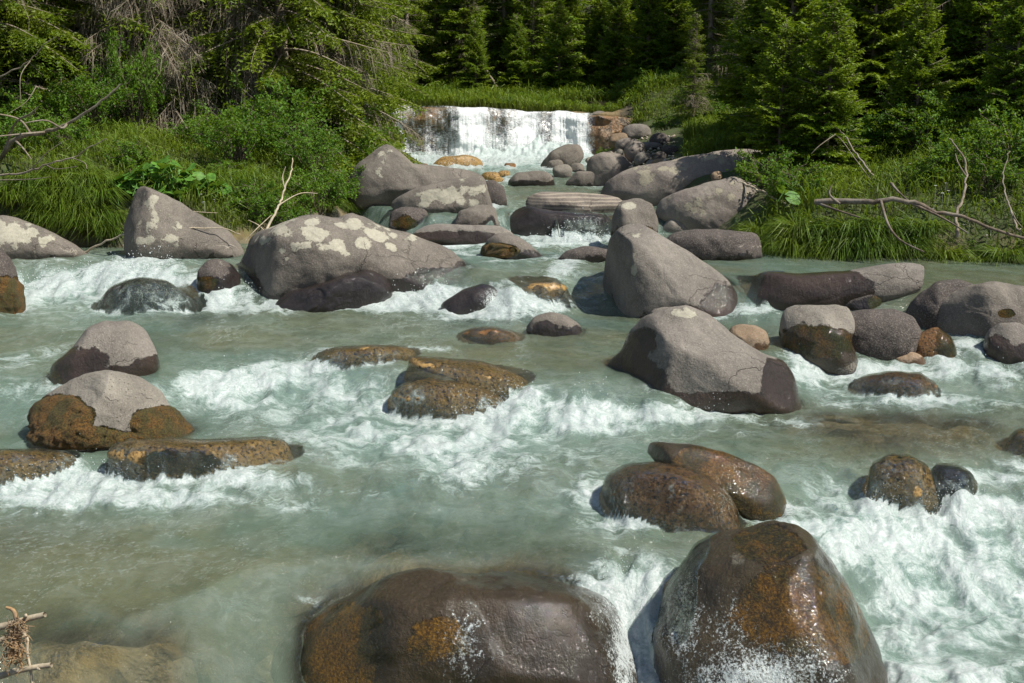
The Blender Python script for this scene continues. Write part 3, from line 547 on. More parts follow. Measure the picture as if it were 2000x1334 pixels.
# ------------------------------------------------------------------ the water
FOAM = [  # patches of white water, seen at (x, y) with radii, turn and strength
 (150, 560, 160, 42, -8, .9), (280, 545, 110, 36, 0, .9), (80, 585, 90, 20, 0, .8), (420, 592, 80, 18, 0, .9), (250, 603, 300, 9, 0, .7), (510, 600, 70, 12, 0, .8),
 (820, 590, 90, 26, 8, .95), (760, 603, 120, 10, 0, .9), (1000, 590, 90, 28, 0, 1.0), (940, 615, 110, 10, 0, .9), (1090, 530, 45, 14, -25, .9), (1000, 548, 60, 9, -15, .7),
 (1110, 468, 110, 16, -3, 1.1), (890, 482, 80, 8, 0, .8), (1390, 612, 50, 8, 0, .8), (1480, 606, 60, 8, 0, .9), (860, 497, 60, 7, 0, .5), (975, 512, 30, 6, 0, .5),
 (60, 695, 90, 16, -12, .6), (60, 765, 100, 22, 0, .7), (130, 785, 120, 14, 0, .4),
 (480, 745, 130, 32, -10, .75), (600, 715, 90, 24, -8, .85), (700, 700, 60, 14, 0, .7), (820, 684, 60, 7, 0, .6), (500, 800, 150, 34, 10, .6), (680, 800, 130, 50, 10, .65),
 (720, 860, 170, 40, 5, .8), (880, 880, 120, 36, 0, .85), (1000, 830, 140, 26, 0, .8), (1030, 775, 60, 24, 10, .6), (900, 925, 110, 26, -5, .85), (1000, 900, 90, 30, 0, .6),
 (1180, 800, 100, 18, 5, 1.1), (1150, 825, 150, 20, 0, .8), (1330, 815, 140, 14, 0, .8), (1500, 822, 120, 8, 0, .55), (1300, 850, 160, 10, 0, .4),
 (1560, 700, 40, 22, 20, .7), (1600, 745, 70, 24, 20, .7), (1700, 722, 120, 12, 0, .7), (1900, 720, 120, 30, 5, .65), (1780, 785, 160, 14, 0, .7), (1920, 790, 100, 14, 5, .6), (1890, 682, 30, 20, 0, .8),
 (110, 935, 130, 26, 0, .8), (250, 940, 150, 22, 0, .8), (90, 975, 170, 26, 0, .75), (320, 975, 150, 20, -3, .65), (480, 938, 130, 16, 0, .65), (560, 985, 120, 14, 0, .4), (700, 960, 120, 10, 0, .35),
 (1150, 960, 40, 60, 10, .6), (1220, 1022, 90, 14, 5, .9), (1100, 890, 60, 30, 0, .4), (1560, 985, 60, 20, 0, .7), (1500, 1020, 80, 10, 0, .6),
 (1800, 985, 260, 26, 0, .9), (1700, 1045, 160, 24, 5, .95), (1900, 1000, 160, 34, 0, .8), (1850, 1110, 240, 46, 8, .45), (1960, 1200, 170, 70, 0, .85), (1790, 1230, 90, 90, 20, .8),
 (1950, 925, 90, 22, 0, .7), (1640, 960, 60, 30, 0, .5), (1860, 1325, 220, 36, 0, .75), (1700, 1320, 60, 40, 0, .9), (1980, 1080, 80, 40, 0, .6),
 (1255, 1230, 50, 130, -22, 1.2), (1340, 1330, 110, 70, 0, 1.2), (1215, 1180, 30, 60, -30, .9), (1180, 1120, 26, 34, -35, .4),
 (560, 1270, 30, 80, 30, .3), (600, 1180, 40, 20, -35, .2),
 (960, 302, 190, 20, 0, 1.6), (1060, 296, 110, 24, 0, 1.6), (800, 300, 70, 14, 0, 1.2), (1050, 318, 60, 6, 0, .8), (1180, 365, 60, 5, 0, .6), (1010, 352, 40, 6, 0, .6), (970, 388, 16, 30, 20, .6), (880, 336, 60, 6, 0, .5)]
NR, NC = 640, 900
# rows spaced as the perspective asks
ys = [3.1]
while ys[-1] < 33.3 and len(ys) < 2000: ys.append(ys[-1] + 1.78*max(ys[-1], 4)**2/(FPX*2.6))
ys = np.interp(np.linspace(0, len(ys)-1, NR), np.arange(len(ys)), ys)
xl = np.maximum(-.60*(ys+2.2), bankL(ys)-.25); xr = np.minimum(.60*(ys+2.2), bankR(ys)+.25)
uu = np.linspace(0, 1, NC)
WX = xl[:, None] + (xr-xl)[:, None]*uu[None]; WY = np.repeat(ys[:, None], NC, 1)
WB = water_base(WX, WY)
pu, pv, pd = project(WX, WY, WB)
foam = np.zeros_like(WX)
for cx, cy, rx, ry, rot, st in FOAM:
    a = radians(rot); dx, dy = pu-cx, pv-cy
    q = ((dx*cos(a)+dy*sin(a))/rx)**2 + ((-dx*sin(a)+dy*cos(a))/ry)**2
    foam = np.maximum(foam, .93*st*np.exp(-(q**1.3)*.75))
# rocks onto the grid
rockz = np.full((NR, NC), -9.0)
for S in SPLAT:
    k = (S[:, 1] > ys[0]) & (S[:, 1] < ys[-1]); S = S[k]
    if not len(S): continue
    r = np.interp(S[:, 1], ys, np.arange(NR)); l = np.interp(S[:, 1], ys, xl); rr = np.interp(S[:, 1], ys, xr)
    c = (S[:, 0]-l)/(rr-l)*(NC-1)
    ri = np.round(r).astype(int); ci = np.round(c).astype(int); k = (ci >= 0) & (ci < NC)
    np.maximum.at(rockz, (ri[k], ci[k]), S[k, 2])
def dil(a):
    b = a.copy()
    b[1:] = np.maximum(b[1:], a[:-1]); b[:-1] = np.maximum(b[:-1], a[1:]); c = b.copy()
    b[:, 1:] = np.maximum(b[:, 1:], c[:, :-1]); b[:, :-1] = np.maximum(b[:, :-1], c[:, 1:]); return b
def box(a, r, c):
    def one(a, r):
        p = np.concatenate([np.repeat(a[:1], r+1, 0), a, np.repeat(a[-1:], r, 0)]); s = np.cumsum(p, 0); return (s[2*r+1:]-s[:-2*r-1])/(2*r+1)
    return one(one(a, r).T, c).T
hole = rockz < -8
d1 = dil(rockz); rockz = np.where(hole, d1, rockz)
isrock = (rockz > WB-.02).astype(float)
grz = ground_z(WX, WY)
# white water: slope of the steps adds to it, rocks standing in fast water throw some too
dzdy = np.gradient(WB, axis=0)/np.gradient(WY, axis=0)
wide = box(box(foam, 14, 22), 14, 22)
near = box(isrock, 3, 4); near2 = box(isrock, 8, 10)
wake = np.zeros_like(foam)
acc = np.zeros(NC)
for j in range(NR-1, -1, -1):          # the wake runs towards the viewer, downstream
    cell = abs(ys[min(j+1, NR-1)]-ys[j-1 if j else 0])/2
    acc = np.maximum(acc*math.exp(-cell/.45), isrock[j]); wake[j] = acc
wake = box(wake, 2, 5)
speed = np.clip(dzdy*2.2, 0, 1)
foam = foam + .25*speed*sstep(.1, .6, wide+.3*speed)*(1-.75*sstep(6.9, 6.3, WY)*sstep(-.6, -.9, WX)) + .34*wake*sstep(.08, .5, wide) + .35*sstep(0, .5, near)*sstep(.03, .35, wide)
turb = np.clip(box(foam, 5, 7), 0, 1.2)
aer = np.clip(wide*1.5 + .25*speed, 0, 1)
# relief
n1 = fbm(WX*1.1, WY*.8, octv=3, seed=21)
n2 = fbm(WX*3.2, WY*2.2, octv=3, seed=31)
n3 = fbm(WX*9, WY*6.5, octv=3, seed=41)
n4 = fbm(WX*26+n3*.5, WY*19, octv=2, seed=51)
rid = 1-np.abs(fbm(WX*2.9+1.1*n1+.5*n2, WY*3.6+.8*n1, octv=3, seed=61))*2.2
rid2 = 1-np.abs(fbm(WX*9+1.2*n2, WY*10+n2, octv=2, seed=63))*2.2
big = fbm(WX*.9+.3*n2, WY*.7, octv=3, seed=77)
foam = foam + np.minimum(foam, .6)*.9*big
turb = np.clip(box(foam, 4, 6), 0, 1.1)
z = WB + .045*n1 + .020*n2*(1+1.5*aer) + .009*n3 + .003*n4 + turb*(.045*(rid-.4) + .060*n2 + .007*(rid2-.4) + .012*n3 + .003*n4)
foam = foam + sstep(.3, .8, turb)*(.55*n2 + .28*(rid-.45) + .35*n3 + .25*n1)
z = z + .05*near2*(1-wake)                                     # pillow against the upstream side
# water draped over some rocks
over = np.zeros_like(z) > 1
for S, dpx in zip(SPLAT, DRAPES):
    if dpx is None: continue
    S = S[(S[:, 1] > ys[0]) & (S[:, 1] < ys[-1])]
    r = np.interp(S[:, 1], ys, np.arange(NR)); c = (S[:, 0]-np.interp(S[:, 1], ys, xl))/(np.interp(S[:, 1], ys, xr)-np.interp(S[:, 1], ys, xl))*(NC-1)
    ri = np.round(r).astype(int); ci = np.round(c).astype(int); k = (ci >= 0) & (ci < NC); own = np.full_like(z, -9.0); np.maximum.at(own, (ri[k], ci[k]), S[k, 2]); m_ = dil(own) > rockz-.02
    if dpx != 'all':
        q = np.zeros_like(z)
        for cx, cy, rx, ry in dpx: q = np.maximum(q, 1.0-((pu-cx)/rx)**2-((pv-cy)/ry)**2 + 1.2*n2)
        m_ &= q > 0
    over |= m_
over &= rockz > WB-.3
dzdr = np.gradient(box(np.maximum(rockz, WB-.3), 2, 2), axis=0)/np.gradient(WY, axis=0)
sheet = box(rockz, 1, 1) + .012 + .008*n4 + .016*n3 + .008*n2
z = np.where(over, np.maximum(z, sheet), z)
zz = box(z, 1, 1); z = np.where(box(over.astype(float), 2, 2) > .02, zz, z)
bedz = np.maximum(grz, np.where(rockz > -5, rockz, -9))
depth = np.clip(z-bedz, 0, 3)
depth = np.where(rockz > z+.02, .3, depth)
depth = box(depth, 1, 1)
foam = np.where(over, np.minimum(foam*.22, .12)+.10*sstep(.5, 2.0, dzdr), foam)
depth = np.where(box(over.astype(float), 1, 1) > .3, np.minimum(depth, .035), depth)

def water_mat():
    t = NT("river_water"); p = t.pos(); f = t.attr('foam'); dp = t.attr('depth'); ae = t.attr('aer')
    fl = t.n("VectorMath", operation='ADD'); t.l(p, fl.inputs[0])
    dn = t.noise(p, 2.2, 3, .5, 0, col=True); sc = t.n("VectorMath", operation='SCALE'); t.l(dn, sc.inputs[0]); sc.inputs["Scale"].default_value = .95; t.l(sc.outputs[0], fl.inputs[1])
    q = t.scalev(fl.outputs[0], (.70, 1.15, 1.0))
    na = t.noise(q, 3.4, 7, .66); nb_ = t.noise(q, 15, 5, .7, .6); nc = t.noise(p, 60, 4, .7)
    def lace(v, w): return t.math('SUBTRACT', 1.0, t.math('MULTIPLY', t.math('ABSOLUTE', t.math('SUBTRACT', v, .5)), w))
    l1 = lace(t.noise(q, 2.6, 5, .6, .4), 9.0); l2 = lace(t.noise(q, 8.5, 5, .62, .5), 7.0)
    ns = t.math('ADD', t.math('MULTIPLY', t.math('SUBTRACT', na, .5), 2.3), t.math('MULTIPLY', t.math('MAXIMUM', l1, -.5), .24))
    ns = t.math('ADD', ns, t.math('MULTIPLY', t.math('MAXIMUM', l2, -.6), .16))
    ns = t.math('ADD', ns, t.math('MULTIPLY', t.math('SUBTRACT', nc, .5), .5))
    fr = t.math('ADD', f, ns)
    ff = t.math('MULTIPLY', t.mapr(fr, .46, 1.20), t.mapr(f, .03, .22))
    fine = t.mapr(t.math('ADD', t.math('MULTIPLY', nb_, .6), t.math('MULTIPLY', nc, .4)), .40, .62)
    tn = t.noise(q, .55, 3, .5)
    deepc = t.mixc(t.mapr(tn, .4, .62), (.125, .140, .080), (.100, .150, .108))
    body = t.mixc(ae, deepc, (.195, .288, .252))
    body = t.mixc(t.math('MULTIPLY', t.mapr(na, .42, .62), t.math('ADD', .18, t.math('MULTIPLY', ae, .5))), body, t.mixc(.6, body, (.42, .495, .465)))
    body = t.mixc(t.math('MULTIPLY', t.mapr(nb_, .55, .35), .35), body, t.mixc(.6, body, (.05, .09, .07)))
    # relief
    h = t.math('ADD', t.noise(t.scalev(p, (1, 1.3, 1)), 6, 6, .62, .8), t.math('MULTIPLY', t.noise(p, 24, 4, .7, .5), .60))
    h = t.math('ADD', h, t.math('MULTIPLY', nc, t.math('ADD', .05, t.math('MULTIPLY', ff, .5))))
    st = t.math('ADD', .42, t.math('ADD', t.math('MULTIPLY', ae, .5), t.mapr(dp, .06, .03, 0.0, .35)), clamp=True)
    nb = t.bump(h, .10, st)
    dif = t.n("BsdfDiffuse"); t.put(dif.inputs[0], body); t.l(nb, dif.inputs[1])
    tr = t.n("BsdfTransparent"); t.put(tr.inputs[0], (.93, .95, .88))
    lw = t.n("LayerWeight"); lw.inputs[0].default_value = .25; t.l(nb, lw.inputs["Normal"])
    # the milky water hides what lies deeper
    path = t.math('DIVIDE', dp, t.math('ADD', .30, t.math('SUBTRACT', 1.0, lw.outputs["Facing"])))
    T = t.math('POWER', 2.718, t.math('MULTIPLY', path, -2.6))
    T = t.math('MULTIPLY', T, t.math('SUBTRACT', 1.0, t.math('MULTIPLY', t.math('MULTIPLY', ae, .35), t.mapr(dp, .04, .15))))
    m1 = t.n("MixShader"); t.put(m1.inputs[0], T); t.l(dif.outputs[0], m1.inputs[1]); t.l(tr.outputs[0], m1.inputs[2])
    gl = t.n("BsdfGlossy"); gl.inputs["Roughness"].default_value = .08; gl.inputs[0].default_value = (1, 1, 1, 1); t.l(nb, gl.inputs["Normal"])
    fz = t.n("Fresnel"); fz.inputs[0].default_value = 1.33; t.l(nb, fz.inputs["Normal"])
    m2 = t.n("MixShader"); t.put(m2.inputs[0], fz.outputs[0]); t.l(m1.outputs[0], m2.inputs[1]); t.l(gl.outputs[0], m2.inputs[2])
    fc = t.mixc(fine, (.52, .63, .60), (.70, .745, .74))
    fc = t.mixc(t.mapr(fr, .55, 1.25), t.mixc(.45, fc, (.42, .60, .54)), fc)
    hb = t.math('ADD', t.math('MULTIPLY', nb_, 1.0), t.math('MULTIPLY', nc, .2))
    nf = t.bump(hb, .018, .8)
    fm = t.bsdf(Base_Color=fc, Roughness=.35, Normal=nf)
    fm.inputs["Specular IOR Level"].default_value = .5
    ftr = t.n('BsdfTranslucent'); t.put(ftr.inputs[0], fc); fmx = t.n('MixShader'); fmx.inputs[0].default_value = .30; t.l(fm.outputs[0], fmx.inputs[1]); t.l(ftr.outputs[0], fmx.inputs[2]); fm = fmx
    m3 = t.n("MixShader"); t.put(m3.inputs[0], t.math('MULTIPLY', ff, t.math('ADD', .72, t.math('MULTIPLY', fine, .28)))); t.l(m2.outputs[0], m3.inputs[1]); t.l(fm.outputs[0], m3.inputs[2])
    return t.done(m3.outputs[0])
WM = water_mat()
me = new_mesh('river_water', np.stack([WX, WY, z], -1).reshape(-1, 3), grid_faces(NR, NC), mats=[WM], attrs=dict(foam=foam.ravel(), depth=depth.ravel(), aer=aer.ravel()))
tag(link('river_water', me), kind='structure')
# ------------------------------------------------------------------ the weir at the head of the reach
def weir_mat():
    t = NT("weir_rock"); p = t.pos()
    n = t.noise(t.scalev(p, (1, 1, .6)), 2.2, 6, .65); n2 = t.noise(p, 8, 6, .7)
    c = t.mixc(t.mapr(n, .42, .58), (.30, .155, .065), (.085, .065, .045))
    c = t.mixc(t.mapr(n2, .45, .65), c, (.36, .24, .14))
    return t.done(t.bsdf(Base_Color=c, Roughness=.3, Normal=t.bump(t.math('ADD', n, n2), .08)).outputs[0])
def lip_z(x): return np.interp(x, [-5.5, -3, 2.2, 3.6], [2.66, 2.60, 2.36, 2.30]) + .07*noise(np.asarray(x)*1.1, np.asarray(x)*0+.3, seed=11) + .05*noise(np.asarray(x)*3.1, np.asarray(x)*0+.3, seed=12)
def weir_y(x): return 33.6 + .30*np.sin(x*1.3) + .35*noise(np.asarray(x)*1.4, np.asarray(x)*0+.7, seed=13) + .10*x*.2
nx, nz = 260, 60
X_, S_ = np.meshgrid(np.linspace(-6.2, 3.9, nx), np.linspace(0, 1, nz))
top = np.clip(S_/.35, 0, 1); dn = np.clip((S_-.35)/.65, 0, 1)
Yw = 36.4 + (weir_y(X_)-36.4)*top - .30*dn**.8
Zw = lip_z(X_) - .03 - dn*1.75
blk = fbm(X_*1.1, Zw*1.3, seed=71, octv=4); Yw = Yw - (.20*blk + .05*np.sign(noise(X_*1.6, Zw*1.8, seed=73))*sstep(0, .1, dn))*sstep(0, .2, dn)
Zw = Zw + .05*fbm(X_*2, Yw*2, seed=74)*(1-dn)
rw = empty('rock_weir', (0, 33.5, 1.2), 'stepped natural rock weir spanning the head of the stream', 'weir')
link('ledge', new_mesh('ledge', np.stack([X_, Yw-33.5, Zw-1.2], -1).reshape(-1, 3), grid_faces(nz, nx)[:, ::-1], mats=[weir_mat()]), parent=rw)
def fall_mat():
    t = NT("falling_water"); co = t.attr('u'); s = t.attr('s'); cov = t.attr('cover')
    v = t.n("CombineXYZ"); t.put(v.inputs[0], co); t.put(v.inputs[1], t.math('MULTIPLY', s, .16)); t.put(v.inputs[2], 0.0)
    a = t.noise(v.outputs[0], 5, 5, .7, .25); b = t.noise(t.scalev(v.outputs[0], (1, 2.6, 1)), 17, 4, .75, .3)
    f = t.math('ADD', t.math('MULTIPLY', a, .6), t.math('MULTIPLY', b, .6))
    fac = t.mapr(t.math('ADD', f, cov), 1.0, 1.30)
    p = t.bsdf(Base_Color=(.74, .77, .77), Roughness=.3, Normal=t.bump(b, .04))
    clear = t.n("MixShader"); tr = t.n("BsdfTransparent"); tr.inputs[0].default_value = (.9, .94, .9, 1); gl = t.n("BsdfGlossy"); gl.inputs[1].default_value = .2
    clear.inputs[0].default_value = .12; t.l(tr.outputs[0], clear.inputs[1]); t.l(gl.outputs[0], clear.inputs[2])
    m = t.n("MixShader"); t.put(m.inputs[0], fac); t.l(clear.outputs[0], m.inputs[1]); t.l(p.outputs[0], m.inputs[2])
    return t.done(m.outputs[0])
nx, nz = 420, 46
X_, S_ = np.meshgrid(np.linspace(-4.6, 2.45, nx), np.linspace(0, 1, nz))
pxs = 1000 + FPX*X_/33.6
cover = np.interp(pxs-0*X_, [700, 760, 800, 830, 870, 895, 912, 935, 955, 980, 1010, 1040, 1055, 1072, 1090, 1120, 1140, 1156], [.58, .62, .46, .38, .44, .50, .88, .80, .54, .44, .62, .66, .54, .46, .78, .76, .62, .3])
fl_ = np.clip((S_-.12)/.88, 0, 1)
Yc = np.where(S_ < .12, weir_y(X_)+.6*(1-S_/.12), weir_y(X_)-.12-.42*fl_**.6) - .05*noise(X_*6, S_*1.2, seed=81) - .03*noise(X_*19, S_*2.5, seed=82)
Yc = Yc - .20*fbm(X_*1.1, (lip_z(X_)-fl_*1.5)*1.3, seed=71, octv=4)*sstep(0, .2, fl_) - .17
Zc = lip_z(X_)+.035 - 1.42*fl_**1.15 + .02*noise(X_*5, S_*3, seed=83)
me = new_mesh('waterfall', np.stack([X_, Yc, Zc], -1).reshape(-1, 3), grid_faces(nz, nx)[:, ::-1], mats=[fall_mat()], attrs=dict(u=X_.ravel(), s=fl_.ravel()*6, cover=(cover+.03+.08*sstep(.3, 1, fl_)-.25*(1-sstep(.02, .12, S_))).ravel()))
tag(link('waterfall', me), kind='structure')
# churned white heap where the fall lands
nx, ny = 300, 60
X_, Y_ = np.meshgrid(np.linspace(-4.4, 2.6, nx), np.linspace(31.6, 33.6, ny))
e_ = np.interp(X_, [-4.4, -3.4, -1.9, -1.35, -1.0, -.4, 1.2, 2.0, 2.6], [.0, .12, .14, .42, .80, .52, .46, .30, 0])
Zm = water_base(X_, Y_) - .04 + e_*np.exp(-((Y_-33.25)/.55)**2)*(1+.5*fbm(X_*3, Y_*3, seed=91)) + .10*fbm(X_*6, Y_*6, seed=92, octv=3)*sstep(0, .2, e_)
edge = sstep(31.6, 32.3, Y_)*sstep(0, .10, e_)
Zm = Zm - .12*(1-edge)
me = new_mesh('white_water', np.stack([X_, Y_, Zm], -1).reshape(-1, 3), grid_faces(ny, nx), mats=[WM], attrs=dict(foam=(edge*1.6).ravel(), depth=np.full(X_.size, 1.0), aer=np.ones(X_.size)))
tag(link('white_water', me), kind='structure')
# still water held behind the weir
X_, Y_ = np.meshgrid(np.linspace(-6, 4, 60), np.linspace(33.9, 37.2, 20))
tag(link('weir_pool', new_mesh('weir_pool', np.stack([X_, Y_, lip_z(X_)+.02], -1).reshape(-1, 3), grid_faces(20, 60), mats=[WM], attrs=dict(foam=np.zeros(X_.size), depth=np.full(X_.size, .1), aer=np.zeros(X_.size)))), kind='structure')
def R2(lb, x, y, rx, ry, kd, sd_, dep, nm='stone', cat='stone', **kw):
    """a stone standing at a known distance"""
    P = CAM + ray(x, y+ry)*dep; o = []
    rs = np.random.RandomState(sd_)
    for k in range(12):
        a = 2*pi*k/12; r = rs.uniform(.85, 1.12); o.append((x+rx*r*cos(a), y+ry*r*sin(a)))
    global px_hit
    keep = px_hit; px_hit = lambda *a_, **k_: (P, dep)
    R_(nm, lb, o, kd, sink=4, seed=sd_, cat=cat, zc=P[2]-.1, **kw); px_hit = keep
R2('pale stone on the grassy lip above the middle of the weir', 976, 200, 12, 9, 'pale', 401, 35.2)
R2('brown topped stone on the lip above the right of the weir', 1046, 208, 13, 9, 'purple', 402, 35.0)
R2('low dark rock at the right end of the weir lip', 1085, 214, 24, 7, 'grey', 403, 34.8)
R2('brown shoulder boulder closing the right end of the weir', 1166, 246, 36, 26, 'grey', 404, 33.6, nm='boulder', cat='boulder', ang=4)
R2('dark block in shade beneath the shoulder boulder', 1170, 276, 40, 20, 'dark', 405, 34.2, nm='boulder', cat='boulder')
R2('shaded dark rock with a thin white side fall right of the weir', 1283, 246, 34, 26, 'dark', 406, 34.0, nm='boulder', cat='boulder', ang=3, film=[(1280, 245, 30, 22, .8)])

# ------------------------------------------------------------------ foliage materials
def leaf_mat(name, a, b, inner=None, rough=.55, trans=.35):
    t = NT(name); p = t.pos(); tip = t.attr('tip')
    oi = t.n("ObjectInfo").outputs["Random"]
    n = t.noise(p, 1.1, 4, .6); n2 = t.noise(p, 13, 2, .6)
    c = t.mixc(t.mapr(n, .35, .65), a, b)
    c = t.mixc(t.math('MULTIPLY', oi, .35), c, b)
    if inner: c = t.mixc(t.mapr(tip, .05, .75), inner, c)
    hs = t.n("HueSaturation"); t.put(hs.inputs["Value"], t.mapr(n2, .3, .7, .65, 1.4)); t.put(hs.inputs["Color"], c); c = hs.outputs[0]
    d = t.bsdf(Base_Color=c, Roughness=rough); d.inputs["Specular IOR Level"].default_value = .35
    tr = t.n("BsdfTranslucent"); t.put(tr.inputs[0], t.mixc(.6, c, (.26, .36, .01)))
    m = t.n("MixShader"); m.inputs[0].default_value = trans; t.l(d.outputs[0], m.inputs[1]); t.l(tr.outputs[0], m.inputs[2])
    return t.done(m.outputs[0])
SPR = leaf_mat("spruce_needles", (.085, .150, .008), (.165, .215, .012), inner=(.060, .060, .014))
SPRL = leaf_mat("young_and_lit_needles", (.100, .190, .010), (.185, .255, .012), inner=(.05, .07, .010))
LEAF = leaf_mat("broad_leaves", (.055, .145, .010), (.105, .205, .014), rough=.62, trans=.4)
BURR = leaf_mat("butterbur_leaves", (.075, .190, .030), (.105, .230, .035), rough=.4, trans=.3)
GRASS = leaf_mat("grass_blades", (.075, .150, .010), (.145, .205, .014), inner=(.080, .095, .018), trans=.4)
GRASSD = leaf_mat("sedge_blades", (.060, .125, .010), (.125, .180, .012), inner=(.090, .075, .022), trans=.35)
def bark_mat(name, a, b, sc=(1, 1, .3), s=14, bd=.012):
    t = NT(name); co = t.obj(); n = t.noise(t.scalev(co, sc), s, 6, .7); n2 = t.noise(co, 3, 4, .6)
    c = t.mixc(t.mapr(n, .35, .65), a, b); c = t.mixc(t.math('MULTIPLY', t.mapr(n2, .45, .65), .5), c, (.26, .24, .20))
    return t.done(t.bsdf(Base_Color=c, Roughness=.9, Normal=t.bump(n, bd)).outputs[0])
BARK = bark_mat("spruce_bark", (.13, .10, .072), (.30, .245, .185))
DEAD = bark_mat("dead_twigs", (.135, .105, .072), (.27, .225, .165))
DRIFT = bark_mat("bleached_wood", (.30, .24, .16), (.52, .44, .31), s=40, bd=.0015)
TWIG = bark_mat("dark_branch", (.07, .05, .035), (.17, .13, .09))

# ------------------------------------------------------------------ spruces
def tube(pts, r0, r1, sides=6):
    P = np.asarray(pts, float); n = len(P)
    T = np.gradient(P, axis=0); T /= np.linalg.norm(T, axis=1)[:, None]+1e-9
    ref = np.array([0, 0, 1.0]) if abs(T[0, 2]) < .8 else np.array([1.0, 0, 0])
    A = np.cross(T, ref); A /= np.linalg.norm(A, axis=1)[:, None]+1e-9; B = np.cross(T, A)
    r = np.linspace(0, 1, n); r = r0 + (r1-r0)*r
    an = np.arange(sides)*2*pi/sides
    V = P[:, None] + r[:, None, None]*(np.cos(an)[None, :, None]*A[:, None] + np.sin(an)[None, :, None]*B[:, None])
    i = np.arange(n-1)[:, None]*sides; j = np.arange(sides)[None]; jn = (j+1) % sides
    return V.reshape(-1, 3), np.stack([i+j, i+jn, i+sides+jn, i+sides+j], -1).reshape(-1, 4)
class Mesh:
    def __init__(s): s.V = []; s.F = []; s.T = []; s.a = []; s.n = 0
    def add(s, V, F=None, T=None, a=0.5):
        if F is not None: s.F.append(F+s.n)
        if T is not None: s.T.append(T+s.n)
        s.V.append(V); s.a.append(np.full(len(V), a) if np.isscalar(a) else a); s.n += len(V)
    def mesh(s, name, mats, smooth=True, attrs=True):
        return new_mesh(name, np.concatenate(s.V), np.concatenate(s.F) if s.F else None, np.concatenate(s.T) if s.T else None, mats, dict(tip=np.concatenate(s.a)) if attrs else None, smooth)
def tris_from(base, d, w, L, a):
    """slender triangles: base points, unit directions, side vectors, lengths"""
    n = len(base); V = np.empty((n, 3, 3)); V[:, 0] = base - w; V[:, 1] = base + w; V[:, 2] = base + d*L[:, None]
    return V.reshape(-1, 3), np.arange(n*3).reshape(-1, 3), np.repeat(a, 3)
def unit(a): return a/(np.linalg.norm(a, axis=-1, keepdims=True)+1e-9)
